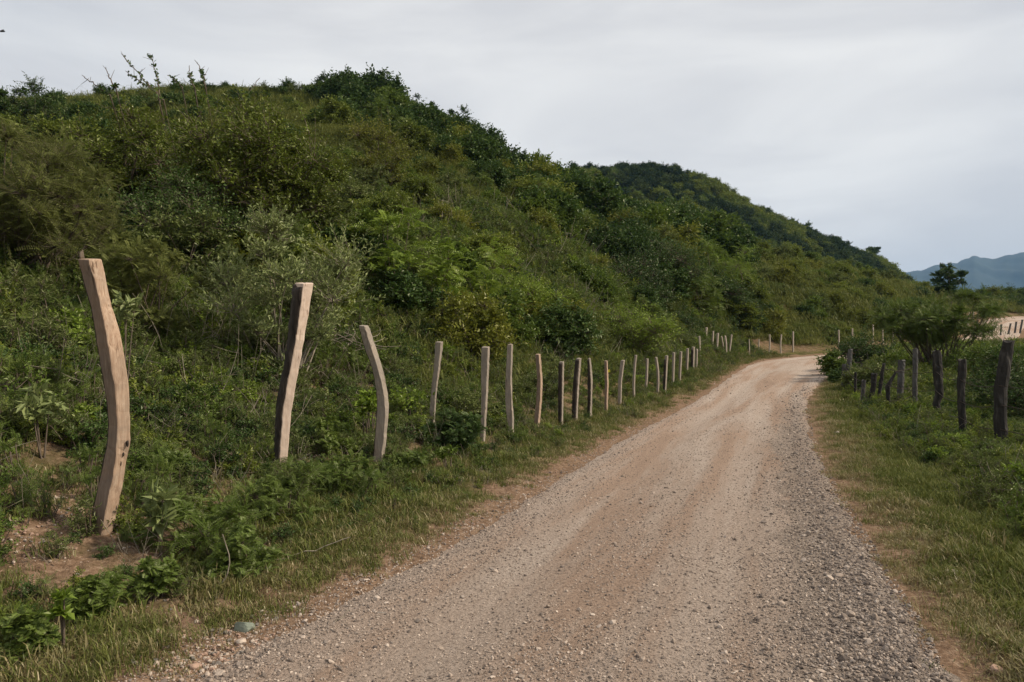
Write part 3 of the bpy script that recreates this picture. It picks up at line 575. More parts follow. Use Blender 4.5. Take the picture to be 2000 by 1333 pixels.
def thin_post(xt, yt, xb, yb, w, bow, label, wood='woodgrey', bark=None, seed=0, group=G1, rf=.6):
    rows = []
    for t in np.linspace(0, 1, 6):
        x = xt + (xb - xt) * t + bow * math.sin(t * math.pi); ww = w * (1 - .1 * t)
        rows.append((yt + (yb - yt) * t, x - ww / 2, x - ww / 2 + ww * rf, x + ww / 2))
    return sawn_post(rows, label, wood, bark, seed=seed, n=14, group=group)
tp = [(1242, 694, 1238, 780, 6, -2, 'thin brown post leaning slightly right before the hedge shade'), (1264, 701, 1260, 770, 6, 1, 'pale forked-looking post with a kink halfway'),
 (1281, 698, 1284, 772, 6, 3, 'thin post bending right with white cut top'), (1302, 695, 1298, 770, 7, 0, 'dark-sided post with a bright right edge, beyond the bent one'),
 (1316, 689, 1314, 757, 6, 0, 'straight post with a flat white top among the middle posts'), (1330, 687, 1327, 746, 6, 0, 'split-topped pale post beside the bright green verge'),
 (1343, 681, 1341, 736, 6, 0, 'grey straight post just before the tight cluster'), (1354, 678, 1353, 724, 7, 0, 'dark stubby post at the start of the tight cluster'),
 (1361, 682, 1360, 722, 5, 0, 'pale stubby post leaning on the tight cluster'), (1366, 657, 1367, 704, 4, 0, 'thin white post rising beside the grassy knoll'),
 (1380, 640, 1377, 678, 5, 0, 'tallest pale post on top of the grassy knoll'), (1393, 647, 1391, 682, 4, 0, 'second pale post on the grassy knoll'),
 (1402, 651, 1400, 685, 5, 0, 'stout pale post in the middle of the knoll'), (1409, 657, 1413, 690, 3, 1, 'thin grey post half hidden on the knoll'),
 (1416, 656, 1418, 695, 4, 1.5, 'curved pale post on the right side of the knoll'), (1429, 654, 1424, 694, 4, 0, 'pale post leaning right at the end of the knoll'),
 (1436, 664, 1435, 680, 2.5, 0, 'very short thin post in the bush past the knoll'), (1463, 663, 1464, 697, 2.5, 0, 'very thin white post, first of five where road bends'),
 (1482, 663, 1482, 694, 2.8, 0, 'straight white post, second of five where road bends'), (1503, 654, 1502, 692, 3.6, 1, 'pale wavy post, middle of five where road bends'),
 (1526, 654, 1525, 691, 3.6, -1, 'tan bowed post, fourth of five where road bends'), (1549, 648, 1549, 689, 3.8, 0, 'tall straight pale post, last of five where road bends')]
for i, a in enumerate(tp): thin_post(*a, wood='woodpale' if i > 8 else 'woodgrey', seed=20 + i, bark='left' if i in (3, 7) else None)
G2 = 'pale posts along the far stretch of road'
fp = [(1638, 645, 1638, 681), (1665, 642, 1666, 680), (1705, 634, 1704, 672), (1724, 641, 1725, 672), (1744, 636, 1743, 671), (1761, 634, 1758, 669), (1778, 633, 1775, 667), (1794, 638, 1792, 665), (1811, 636, 1811, 664), (1840, 626, 1838, 658),
      (1893, 611, 1890, 636), (1902, 606, 1901, 634), (1910, 605, 1908, 633), (1917, 606, 1916, 631), (1924, 605, 1924, 631)]
ordn = ['first', 'second', 'third', 'fourth', 'fifth', 'sixth', 'seventh', 'eighth', 'ninth', 'tenth']
for i, a in enumerate(fp):
    lab = ('small pale post beyond the bend, %s from the left in the far row' % ordn[i]) if i < 10 else ('tiny post by the far road right of the small tree, %s of five' % ordn[i - 10])
    thin_post(*a, 3.4 if i < 10 else 2.4, (-1) ** i * .6, lab, 'woodpale', seed=50 + i, group=G2)

def old_post(rows, label, mat='oldpost', seed=0, group='dark weathered posts of the wire fence', n=26, base=None):
    """rows: (photo row, centre column, width)"""
    rows = np.array(rows, float); X0, D, G = march(rows[-1, 1], rows[-1, 0]) if base is None else base
    rng = np.random.RandomState(seed); ys = np.linspace(rows[0, 0], rows[-1, 0] + .3 * F / D, n); sides = 12; V = []
    for i, y in enumerate(ys):
        x = (np.interp(y, rows[:, 0], rows[:, 1]) - 1000) / F * D - X0; w = np.interp(y, rows[:, 0], rows[:, 2]) / F * D / 2; z = CAMZ - (y - HZ) / F * D - G
        for j in range(sides):
            a = j * 2 * math.pi / sides; rr_ = w * (1 + .26 * (vnoise(i * .45 + seed * 7, j * .8 if j < 7 else (12 - j) * .8 + 20) - .5) + .10 * rng.normal() * .5)
            V.append((x + rr_ * math.cos(a), rr_ * math.sin(a) * .9, z + (.02 * math.sin(a * 2 + seed) + rng.normal() * .006 if i == 0 else 0)))
    Fc = [(i * sides + j, (i + 1) * sides + j, (i + 1) * sides + (j + 1) % sides, i * sides + (j + 1) % sides) for i in range(n - 1) for j in range(sides)]
    Fc.append(tuple(range(sides)))
    o = mesh_obj('weathered_post', V, Fc, M[mat], None, smooth=False); o.location = (X0, D, G); tag(o, label, 'fence post', group); return (X0, D, G)
rp = [([(667, 1970, 21), (720, 1961, 23), (770, 1954, 22), (820, 1954, 24), (880, 1957, 25)], 'thickest black post of wire fence, leaning right, nearest the camera', 'oldpost'),
 ([(703, 1880, 15), (760, 1877, 14), (858, 1881, 13)], 'straight dark post second nearest in the right wire fence', 'oldpost'),
 ([(686, 1829, 16), (730, 1832, 17), (770, 1834, 15), (790, 1829, 14), (822, 1833, 14)], 'gnarled dark post with wavy outline under the small tree', 'oldpost'),
 ([(682, 1788, 10), (740, 1787, 9), (806, 1787, 10)], 'slim tall straight dark post left of the gnarled one', 'greypost'),
 ([(704, 1761, 13), (750, 1759, 12), (800, 1757, 11)], 'smooth light grey post in the wire fence', 'greypost'),
 ([(727, 1750, 5), (745, 1739, 7), (755, 1734, 9), (806, 1735, 8)], 'dark forked stump-like post with a bent arm', 'oldpost'),
 ([(711, 1726, 6), (750, 1720, 7), (795, 1714, 7)], 'thin dark post leaning right beside the stump-like one', 'oldpost'),
 ([(730, 1708, 11), (760, 1705, 10), (795, 1699, 9)], 'stout black post leaning right with chipped bark', 'oldpost'),
 ([(743, 1687, 8), (792, 1684, 8)], 'short grey stake left of the stout black post', 'greypost'),
 ([(728, 1671, 5), (775, 1670, 5)], 'thin dark stake in the bushes of the wire fence', 'oldpost'),
 ([(683, 1661, 9), (720, 1658, 9), (760, 1655, 9)], 'tall grey post at the bush by the bend, far end of wire fence', 'greypost'),
 ([(712, 1649, 8), (760, 1647, 8)], 'leftmost short grey post of the wire fence', 'greypost')]
bases = [old_post(r_, lb, mt, seed=3 + i) for i, (r_, lb, mt) in enumerate(rp)]
for i, (xt, yt, xb, yb) in enumerate([(1921, 640, 1921, 664), (1938, 639, 1937, 659), (1956, 634, 1954, 657), (1974, 632, 1969, 655), (1985, 629, 1982, 652), (1997, 625, 1992, 652)]):
    old_post([(yt, xt, 3.6), (yb, xb, 3.4)], 'small dark post leaning beside the far road, %s from left of six' % ordn[i], 'greypost', 30 + i, 'dark posts below the far road', n=8)
# barbed wire strands hung on the right fence
chain = sorted([bases[i] for i in (11, 10, 8, 7, 6, 5, 4, 3, 2, 1, 0)], key=lambda b: -b[1])
chain = chain + [(8.6, 9.6, .05), (8.9, 6.0, .0), (9.2, 2.0, 0)]
for k, (hz, nm) in enumerate([(1.12, 'topmost sagging strand of barbed wire on the dark posts'), (.74, 'middle strand of barbed wire on the dark posts'), (.36, 'lowest strand of barbed wire near the weeds')]):
    P = []; rng = np.random.RandomState(k)
    for a, b in zip(chain[:-1], chain[1:]):
        a_ = np.array(a) + [-.08, -.04, hz + rng.normal() * .04]; b_ = np.array(b) + [-.08, -.04, hz + rng.normal() * .04]
        if P: a_ = P[-1]
        m = max(3, int(np.linalg.norm(b_ - a_) / .12)); t = np.linspace(0, 1, m)[:, None]; q = a_ * (1 - t) + b_ * t; q[:, 2] -= .07 * np.sin(t[:, 0] * math.pi); P += list(q if not P else q[1:])
    P = np.array(P); A = Acc(); A.add(*tube(P, .0065, 5))
    c = P[::1]; dr = rdir(rng, len(c)) * .022; A.add(*prisms(c - dr, c + dr, .003, .0015))
    v, f, _ = A.get(); tag(mesh_obj('barbed_wire', v, f, M['wire']), nm, 'wire', 'barbed wire strands of the right fence')

# ------------------------------------------------------------------ named shrubs and trees
def grow(px, d, wpx, top, label, cat='bush', name='bush', group=None, seed=0, sink=0, **kw):
    x = (px - 1000) / F * d; z = H(x, d) - sink; zt = CAMZ - (top - HZ) / F * d; Rr = wpx / F * d / 2; Hh = max(.25, zt - z)
    root, fo, so = make_plant(name, seed, Rr, Hh, label=label, cat=cat, group=group, **kw); root.location = (x, d, z); return root
B = dict(leaf=(.10, .058), K=11)
FE = dict(pin=True, leaf=(.05, .017), K=26, mat='feather', droop=.25, twigs=50, twl=.72)
# left bank, near
grow(40, 11.5, 440, 228, 'huge soft olive feathery shrub filling the left edge', seed=1, clumps=70, gap=.16, **{**FE, 'twigs': 90, 'leaf': (.036, .013), 'K': 26, 'mat': 'softolive'}, cr=.34, zmin=0.0)
grow(-190, 10.0, 330, 300, 'olive feathery shrub mostly cut off by the left edge', seed=2, clumps=30, zmin=0.0, **{**FE, 'leaf': (.040, .014), 'mat': 'softolive'})
grow(285, 10.8, 270, 392, 'rounded olive feathery shrub right above the nearest post', seed=3, clumps=34, cr=.36, zmin=0.0, **{**FE, 'twigs': 70, 'leaf': (.034, .012), 'K': 26, 'mat': 'softolive'})
grow(500, 18, 400, 205, 'big broad-leaved yellow-green bush rising behind the grey-green shrub', seed=4, clumps=64, cr=.27, twigs=52, gap=.2, **B)
grow(250, 19.5, 330, 205, 'broad-leaved bush on the bank left of the biggest bush', seed=5, clumps=42, cr=.30, twigs=46, gap=.2, **B)
grow(350, 15.5, 300, 330, 'dark-centred broad-leaved bush between feathery and grey-green shrubs', seed=6, clumps=30, cr=.34, twigs=44, mat='dark', leaf=(.08, .045), K=10)
grow(560, 11.4, 335, 372, 'lanky grey-green shrub with pale wiry stems behind the second post', seed=7, clumps=26, cr=.34, twigs=40, leaf=(.085, .032), K=14, up=.9, mat='grey', stem='drytwig', twl=1.15, tip=.4)
grow(640, 14, 150, 300, 'narrow yellow-green bush at the right shoulder of the biggest bush', seed=8, clumps=12, cr=.45, twigs=30, **B)
grow(725, 37, 190, 240, 'golden-green dome bush above the frond-leaved saplings', seed=9, clumps=18, cr=.38, twigs=50, K=10, leaf=(.13, .06), mat='gold')
for i, (px, d, w, tp_, lab) in enumerate([(770, 17.5, 150, 352, 'sapling with arching fronds left of its two companions'), (860, 18.5, 160, 376, 'sapling with arching fronds in the middle of the bank'), (945, 21, 130, 410, 'sapling with arching fronds right of its two companions')]):
    grow(px, d, w, tp_, lab, 'sapling', 'sapling', 'frond-leaved saplings on the bank', seed=60 + i, clumps=12, cr=.55, twigs=12, K=24, pin=True, leaf=(.10, .04), droop=.5, up=.9, mat='bright', twl=1.3, gap=.2)
grow(1010, 23, 210, 548, 'rounded bright green bush behind the middle posts', seed=12, clumps=24, cr=.34, twigs=50, K=10, leaf=(.085, .05), mat='bright')
grow(1225, 27, 230, 596, 'bright green low bush shading the fence at the centre', seed=13, clumps=26, cr=.32, twigs=50, K=10, leaf=(.09, .05), mat='bright')
grow(1120, 31, 170, 560, 'dark green bush between two bright ones at the hill foot', seed=14, clumps=14, cr=.4, twigs=40, K=10, leaf=(.10, .055), mat='dark')
grow(1300, 45, 240, 478, 'dark leafy tree at the hill foot left of the yellow-green tree', 'tree', 'tree', seed=15, clumps=26, cr=.34, twigs=50, K=10, leaf=(.14, .07), mat='dark')
grow(1405, 51, 190, 458, 'yellow-green feathery tree above the shaded fence knoll', 'tree', 'tree', seed=16, clumps=22, cr=.36, twigs=44, K=18, leaf=(.12, .04), pin=True, mat='bright', droop=.4)
grow(1440, 49, 120, 560, 'dark drooping tree hanging over the knoll posts', 'tree', 'tree', seed=17, clumps=14, cr=.42, twigs=30, K=16, pin=True, leaf=(.16, .05), mat='dark', droop=.6)
grow(1325, 38, 100, 618, 'small dark bush under the dark leafy tree', seed=18, clumps=10, cr=.45, twigs=36, K=10, leaf=(.10, .055), mat='dark')
grow(1245, 38, 190, 505, 'dense dark tree left of the dark leafy tree at the hill foot', 'tree', 'tree', seed=181, clumps=28, cr=.32, twigs=50, K=10, leaf=(.13, .07), mat='dark')
grow(1375, 49, 200, 545, 'deep green tree filling the gap below the yellow-green tree', 'tree', 'tree', seed=182, clumps=28, cr=.32, twigs=50, K=10, leaf=(.16, .08), mat='dark')
grow(1180, 36, 120, 575, 'mid-green bush left of the dense dark tree', seed=183, clumps=18, cr=.36, twigs=46, K=10, leaf=(.10, .055), mat='green')
grow(888, 10.3, 140, 792, 'dark blue-green feathery bush in front of the short grey post', seed=19, clumps=18, cr=.40, **{**FE, 'twigs': 44, 'leaf': (.035, .012), 'mat': 'dark'})
# low ferny bushes at the near left
LOWF = dict(FE); LOWF.update(leaf=(.021, .008), twigs=62, K=26, up=.55, droop=.3)
for i, (px, d, w, tp_, lab) in enumerate([(385, 5.7, 290, 955, 'low ferny bush spreading right of the nearest post foot'), (565, 6.6, 210, 905, 'low ferny bush at the foot of the knotty-topped post'),
        (320, 6.9, 190, 905, 'small ferny bush behind the lowest one'), (680, 7.6, 170, 880, 'ferny bush below the boomerang post'), (300, 4.7, 130, 1085, 'small ferny sprig low on the bank near the verge'),
        (45, 3.9, 150, 1215, 'bright ferny clump in the bottom left corner'), (650, 8.8, 120, 800, 'ferny bush between the second and third posts'),
        (470, 5.2, 200, 1020, 'ferny bush hanging toward the verge below the lowest one'), (190, 4.4, 150, 1150, 'dull ferny bush on the bank under the nearest post'), (790, 9.0, 110, 880, 'low ferny bush right of the boomerang post')]):
    grow(px, d, w, tp_, lab, seed=70 + i, group='low ferny bushes on the near bank', clumps=12, cr=.46, zmin=.05, **{**LOWF, 'mat': 'feather' if i % 3 else 'green'})
# broad-leaved herbs
def herb(px, d, w, top, lab, seed, leaf=(.13, .05), mat='grey', n=4):
    return grow(px, d, w, top, lab, 'plant', 'plant', seed=seed, clumps=n, cr=.6, twigs=5, K=7, leaf=leaf, mat=mat, up=.8, droop=.1, zmin=.5, gap=.2, stem='twig', sticks=True)
herb(85, 6.6, 90, 730, 'big-leaved pale plant on the bank left of nearest post', 81, (.12, .05))
herb(243, 7.6, 75, 500, 'tall big-leaved plant showing right of the nearest post top', 82, (.12, .045))
herb(315, 5.4, 60, 940, 'large pale leaves poking from the lowest ferny bush', 83, (.14, .055), n=3)
herb(130, 3.9, 40, 1140, 'small lime-green seedling near the bottom left', 84, (.06, .035), 'bright', 3)
herb(720, 9.8, 80, 745, 'bright drooping heart-shaped leaves behind the boomerang post', 85, (.09, .06), 'bright', 7)
herb(800, 11.5, 90, 770, 'patch of lime leaves between third and fourth posts', 86, (.08, .05), 'bright', 7)
herb(875, 9.2, 50, 870, 'pale-leaved weed in front of the dark feathery bush', 87, (.07, .03), 'green', 5)
# long shoots against the sky
def shoot(px0, py0, px1, py1, d, lab, seed, leafy=.8, bend=12, lsz=.105, mat='dark', th=.02):
    rng = np.random.RandomState(seed); a = unp(px0, py0, d); b = unp(px1, py1, d + .4); m = (a + b) / 2 + np.array([bend / F * d, 0, abs(bend) / F * d * .5])
    P = bezier(a, m, b, 14); x, y = a[0], a[1]; y = y + 1.6; g_ = np.array([x, y, H(x, y)])
    root = empty('shoot', g_); st = bezier(g_, (g_ + a) / 2 + [.05, 0, .1], a, 6); Pf = np.vstack([st[:-1], P]) - g_
    P = P + .012 * d / 18 * rng.normal(size=P.shape); Pf[5:] = P - g_
    A = Acc(); A.add(*tube(Pf, np.r_[np.full(5, th * .35), np.linspace(th, th * .35, len(Pf) - 5)], 5))
    for _ in range(5):
        i = rng.randint(3, 12); e = P[i] + nrm(nrm(b - a) + rng.normal(size=3) * .8) * .35 * rng.rand(); A.add(*prisms(P[i][None] - g_, e[None] - g_, th * .4, th * .2))
    v, f, _ = A.get(); mesh_obj('stems', v, f, M['twig'], root)
    t = np.sort(rng.uniform(0.0, leafy, 44)); c = np.stack([np.interp(t, np.linspace(0, 1, 14), P[:, k]) for k in range(3)], -1) - g_ + rng.normal(size=(44, 3)) * .02
    dd = nrm(nrm(b - a) * .3 + rng.normal(size=(44, 3)) * .8); v, f = leaves(c, dd, nrm(rng.normal(size=(44, 3)) + [0, -.8, .5]), lsz * rng.uniform(.6, 1.1, 44), lsz * .62 * rng.uniform(.7, 1.1, 44))
    mesh_obj('foliage', v, f, M[mat], root, {'tint': np.repeat(rng.rand(44), 4)}); tag(root, lab, 'branch', 'long shoots against the sky'); return root
shoot(318, 195, 236, 104, 18, 'tall leafy shoot arching left against the sky, highest of all', 1, .95, -6)
shoot(312, 200, 292, 106, 18.2, 'upright leafy shoot with round leaves beside the highest one', 2, 1, 10)
shoot(305, 180, 246, 140, 18.4, 'short leafy shoot low between the two tall ones', 3, .9, -3)
shoot(215, 185, 160, 148, 18, 'sparse shoot pointing left toward skyline tree', 4, .35, -3)
shoot(225, 172, 205, 131, 18, 'bare thin twig left of the leafy shoots', 5, .05, -2)
shoot(355, 170, 328, 146, 18.5, 'small leafy tip right of the upright round-leaved shoot', 6, .8, -3)
shoot(378, 170, 370, 128, 18.5, 'thin curved twig with few leaves', 7, .6, -5)
shoot(400, 165, 381, 118, 18.5, 'forked twig with a tuft of leaves at its middle', 8, .55, 6)
shoot(470, 200, 506, 153, 19, 'shoot pointing right over the grassy crest', 9, .6, 2)
shoot(601, 255, 568, 184, 17, 'pale vine shoot with lime leaves right of the biggest bush', 10, 1, 8, .07, 'bright', .008)
# skyline and hill trees
grow(72, 46, 105, 148, 'flat-topped dark tree on the skyline at far left', 'tree', 'tree', seed=21, clumps=18, cr=.38, twigs=46, K=10, leaf=(.15, .06), mat='dark', zmin=.2, up=.2)
grow(5, 44, 60, 156, 'dark tree cut by the left frame edge on the skyline', 'tree', 'tree', seed=22, clumps=10, cr=.45, twigs=40, K=9, leaf=(.15, .06), mat='dark', zmin=.2)
grow(237, 50, 60, 158, 'small dark skyline bush behind the leafy shoots', seed=23, clumps=9, cr=.45, twigs=40, K=9, leaf=(.15, .07), mat='dark')
grow(643, 97, 76, 134, 'round dark tree standing highest on the main hill', 'tree', 'tree', seed=24, clumps=16, cr=.38, twigs=44, K=9, leaf=(.26, .13), mat='dark', gap=.2)
grow(563, 98, 48, 154, 'small round tree left of the highest skyline tree', 'tree', 'tree', seed=25, clumps=9, cr=.42, twigs=40, K=8, leaf=(.24, .12), mat='dark')
grow(735, 98, 100, 160, 'wide dark thicket right of the highest skyline tree', 'tree', 'tree', seed=26, clumps=16, cr=.34, twigs=44, K=9, leaf=(.26, .13), mat='dark')
for i, (px, w, tp_) in enumerate([(812, 34, 166), (845, 30, 180), (878, 34, 190), (903, 34, 194), (925, 34, 225), (960, 30, 262), (985, 30, 280), (1010, 34, 296), (1045, 34, 318), (1075, 30, 336)]):
    grow(px, 103, w, tp_, 'wispy skyline shrub on the descending crest, %s from the top' % ordn[i], 'shrub', 'shrub', 'wispy shrubs along the descending crest', seed=90 + i, clumps=6, cr=.5, twigs=26, K=8, leaf=(.22, .11), mat='dark', up=.9, gap=.25, stem='twig')
grow(1145, 58, 125, 372, 'half-bare dry tree with pale upright stems on the slope', 'tree', 'tree', seed=27, clumps=26, cr=.30, twigs=26, K=5, leaf=(.10, .05), mat='olive', stem='drytwig', up=.9, zmin=.35, twl=1.4)
for i, (px, w, tp_, lab) in enumerate([(1313, 22, 321, 'lone dark tree on the crest of the second hill'), (1355, 14, 338, 'little tree right of the lone tree on second hill'), (1385, 16, 344, 'dark tree halfway along the crest of second hill'),
        (1578, 26, 425, 'open-crowned tree on the falling crest of second hill'), (1632, 24, 452, 'flat tree leaning right on the falling crest'), (1706, 30, 466, 'umbrella-shaped tree near the end of second hill crest')]):
    dd = 284; x = (px - 1000) / F * dd
    z = float(h2(np.array([x]), np.array([dd]))[0]) - 1; zt = CAMZ - (tp_ - HZ) / F * dd
    r_, _, _ = make_plant('tree', 110 + i, w / F * dd / 2, zt - z, label=lab, cat='tree', group='single trees on the second hill crest', clumps=9, cr=.42, twigs=30, K=8, leaf=(.6, .34), mat='dark', flat=True, trunk=(zt - z) * .45, gap=.2); r_.location = (x, dd, z)
# right side
x = (1842 - 1000) / F * 28
grow(1830, 28, 262, 556, 'small spreading olive tree with several trunks behind the wire fence', 'tree', 'tree', seed=31, clumps=46, cr=.22, twigs=60, K=22, pin=True, leaf=(.075, .028), mat='feather', zmin=.42, droop=.2, up=.3, gap=.14, stem='twig')
grow(1852, 92, 76, 508, 'dark drooping-leaved tree standing out against the mountain', 'tree', 'tree', seed=32, clumps=16, cr=.30, twigs=11, K=16, pin=True, leaf=(.62, .16), mat='dark', droop=.5, up=.9, zmin=.35, gap=.3)
for i, (px, d, w, tp_) in enumerate([(1920, 120, 70, 562), (1965, 118, 80, 572), (2010, 116, 90, 568), (1885, 118, 60, 582), (1950, 112, 60, 588), (2060, 120, 90, 566), (1905, 110, 50, 592), (1990, 110, 60, 590)]):
    grow(px, d, w, tp_, 'dark tree behind the far road, %s of the row on the right' % ordn[i], 'tree', 'tree', 'trees behind the far road', seed=120 + i, clumps=12, cr=.4, twigs=36, K=8, leaf=(.34, .16), mat='dark', sink=.5)
for i, (px, d, w, tp_, mt, lab) in enumerate([(1632, 31, 84, 688, 'green', 'leafy bush at the inside of the bend, touching the road'), (1700, 34, 150, 652, 'dark', 'dark green bush behind the tall grey post'), (1760, 30, 120, 690, 'green', 'low green bush behind the slim post'),
        (1690, 24, 110, 700, 'olive', 'low olive bush behind the stout black post'), (1965, 17.5, 190, 668, 'dark', 'large dark bush behind the thickest post'), (1930, 22, 120, 655, 'green', 'green bush left of the large dark one'),
        (2050, 15, 200, 690, 'dark', 'dark bush beyond the right frame edge'), (1890, 26, 120, 672, 'green', 'rounded green bush at the foot of the spreading tree'), (1640, 27.5, 60, 725, 'dark', 'low dark bush at the leftmost wire fence post')]):
    grow(px, d, w, tp_, lab, 'bush', 'bush', None, seed=140 + i, clumps=14, cr=.42, twigs=40, K=10, leaf=(.075 * max(1, d / 20), .04 * max(1, d / 20)), mat=mt, zmin=.05)
# dead brush pile on the bank
x, y, z = march(650, 690); rng = np.random.RandomState(5); A = Acc()
for _ in range(60):
    a = rng.normal(size=3) * [.35, .2, .12] + [0, 0, .2]; b = a + rdir(rng, 1)[0] * [.6, .4, .3]; A.add(*tube(bezier(a, (a + b) / 2 + rng.normal(size=3) * .12, b, 6), np.linspace(.008, .003, 6), 4))
v, f, _ = A.get(); o = mesh_obj('brushwood', v, f, M['drytwig']); o.location = (x, y, z); tag(o, 'tangle of dead grey twigs on the bank between second and third posts', 'brushwood')
for i, (px, py, ln, ang, lab) in enumerate([(415, 1165, .35, 1.5, 'bare upright twig leaning on the verge below ferny bush'), (560, 1090, .5, .2, 'dry fallen stick lying in the verge grass'), (470, 1110, .35, -.5, 'dead bent stick under the lowest ferny bush'), (640, 1235, .12, .5, 'short stick lying on the road edge')]):
    x, y, z = march(px, py); P = bezier(np.zeros(3), np.array([ln * .5, .05, .04 + .1 * (ang > 1)]), np.array([ln * math.cos(ang), .1, .03 + ln * max(0, math.sin(ang))]), 8) + rng.normal(size=(8, 3)) * .006
    v, f = tube(P, np.linspace(.006, .003, 8), 5); o = mesh_obj('stick', v, f, M['drytwig']); o.location = (x, y, z + .01); tag(o, lab, 'stick')
# single stones
for i, (px, py, w, mat, fl, lab) in enumerate([(478, 1228, 46, 'rockgreen', .6, 'smooth grey-green boulder at the left road edge'), (472, 1255, 24, 'rockpale', .5, 'pale flat stone just below the grey-green boulder'), (430, 1322, 30, 'rockpale', .7, 'pale stone at the bottom left of the road'),
        (381, 1304, 26, 'rockpink', .7, 'pinkish stone left of the bottom pale stone'), (350, 1297, 24, 'rockpink', .6, 'pinkish stone furthest left in the rubble'), (1309, 1153, 20, 'rock', .7, 'dark lone stone in the middle of the road'), (1896, 1056, 36, 'rock', .7, 'grey rock in the grass on the right verge'),
        (1858, 1118, 30, 'rock', .3, 'flat grey stone half buried in right verge'), (1946, 1312, 40, 'rockpink', .6, 'reddish stone in the bottom right grass'), (745, 1215, 24, 'rock', .5, 'brownish flat stone on the left berm'), (855, 1230, 22, 'rock', .5, 'grey flat stone a little out on the road'), (1635, 850, 14, 'rockpale', .5, 'small pale stone on right verge edge'),
        (1773, 1184, 16, 'rock', .6, 'dark stone at the right gravel edge'), (100, 938, 26, 'rockpink', .4, 'pale clod on the bare soil left of the nearest post'), (105, 992, 24, 'rockpale', .4, 'flat pale stone under the clod'), (1700, 1068, 14, 'rock', .5, 'small dark stone where gravel meets the dry grass')]):
    x, y, z = march(px, py); r_ = w / F * y / 2; v, f = blob_geo((r_, r_ * .8, r_ * fl), 200 + i); o = mesh_obj('stone', v, f, M[mat], smooth=False); o.location = (x, y, z + r_ * fl * .12 + (.045 if px in range(500, 1700) else .0)); tag(o, lab, 'stone')
# yellow leaf caught on the post, bird at the far left
x, y, z = p11.location; v, f = leaves(np.array([[0, 0, 0.]]), np.array([[.3, -.1, 1.]]), np.array([[.3, -1, .1]]), np.array([.09]), np.array([.07]))
p = unp(1187, 728, y); o = mesh_obj('leaf', v, f, leaf_mat('leaf_yellow', [(0, (.45, .42, .02)), (1, (.5, .45, .03))]), None, {'tint': [.5] * 4}); o.location = (p[0], p[1] - .12, p[2]); tag(o, 'single bright yellow leaf stuck to a brown post', 'leaf')
def bird():
    A = Acc(); v, f = blob_geo((.28, .08, .07), 3, 2, .1); n0 = len(v); fs = [tuple(q) for q in f]; vs = [tuple(q) for q in v]
    for sgn in (-1, 1):
        k = len(vs); vs += [(-.08, 0, .02), (.12, 0, .02), (.06, sgn * .32, .13), (-.10, sgn * .34, .12), (-.10, sgn * .75, .02), (0.0, sgn * .4, .125)]; fs += [(k, k + 1, k + 2, k + 3), (k + 3, k + 2, k + 5), (k + 3, k + 5, k + 4)]
    k = len(vs); vs += [(-.22, 0, .01), (-.42, .08, .0), (-.42, -.08, 0)]; fs += [(k, k + 1, k + 2)]
    o = mesh_obj('bird', np.array(vs), fs, surf_mat('black_feather', [(.3, (.02, .02, .02)), (.7, (.05, .05, .05))]))
    o.location = unp(5, 62, 60); o.rotation_euler = (.5, -.2, .2); tag(o, 'small dark bird gliding in the sky at the left edge', 'bird')
bird()

# ------------------------------------------------------------------ hillside bushes as single things, then the mass of scrub
def hill_kinds(link):
    K_ = [dict(mat='green', leaf=(.14, .08), twigs=44, K=8), dict(mat='dark', leaf=(.14, .08), twigs=46, K=8), dict(mat='olive', leaf=(.11, .05), twigs=34, K=9, up=.8),
          dict(mat='gold', leaf=(.12, .065), twigs=44, K=8), dict(mat='feather', pin=True, leaf=(.09, .03), twigs=30, K=14, droop=.3), dict(mat='broad', leaf=(.13, .07), twigs=44, K=8)]
    names = ['leafy green', 'dense dark green', 'dull olive', 'golden-green', 'feathery', 'yellow-green']
    out = []
    for i, k in enumerate(K_):
        out.append((make_plant('hillside_bush', 300 + i, 1.35, 1.8, clumps=17, cr=.34, zmin=.06, link=link, gap=.24, **k), names[i]))
    return out
KS = hill_kinds(False)
data = [(k[0][1], k[0][2]) for k in KS]
rng = np.random.RandomState(77)
def hill_points(n, thlo, thhi, r0, r1, smin, seed):
    g_ = np.random.RandomState(seed); th_ = g_.uniform(R(thlo), R(thhi), n); r_ = np.sqrt(g_.uniform(r0 ** 2, r1 ** 2, n)); x = r_ * np.sin(th_); y = r_ * np.cos(th_)
    s = sdist(x, y, LE); m = s > smin; return x[m], y[m], s[m]
def in_view(x, y, m=1.3):
    return (y > .4) & (np.abs(x) < .82 * y + 2.2)
# candidate singles
x, y, s = hill_points(8200, -40, 40, 17, 150, 3.2, 1)
xe, ye, se = hill_points(520, -40, 34, 15, 46, 4.0, 5); x = np.r_[x, xe]; y = np.r_[y, ye]; s = np.r_[s, se]
cd = np.hypot(x, y); thv = np.arctan2(x, y); keep = cd < np.interp(thv, CR_th, CR_D) + 2; x, y, s, cd = x[keep], y[keep], s[keep], cd[keep]
dens = fbm(x * .06, y * .06, 100)
keep = (rng.rand(len(x)) < np.clip((dens - .26) * 3.4, .12, 1)); x, y, s, cd = x[keep], y[keep], s[keep], cd[keep]
size = (.45 + 1.35 * rng.rand(len(x)) ** 2.2) * (1 + .45 * (cd > 55)); lf_ = smooth(-x / y, .22, .32) * smooth(cd, 38, 55); size = size * (1 - .5 * lf_); rt_ = smooth(x / y, .28, .36) * (cd > 55); size = size * (1 - .45 * rt_); size = size * (1 - .3 * smooth(cd / np.interp(np.arctan2(x, y), CR_th, CR_D), .8, .95)); app = size / cd * in_view(x, y)
kind = np.clip((fbm(x * .09 + 3, y * .09, 120) - .25) * 2 * 6 + rng.normal(0, 1.5, len(x)), 0, 5.99).astype(int)
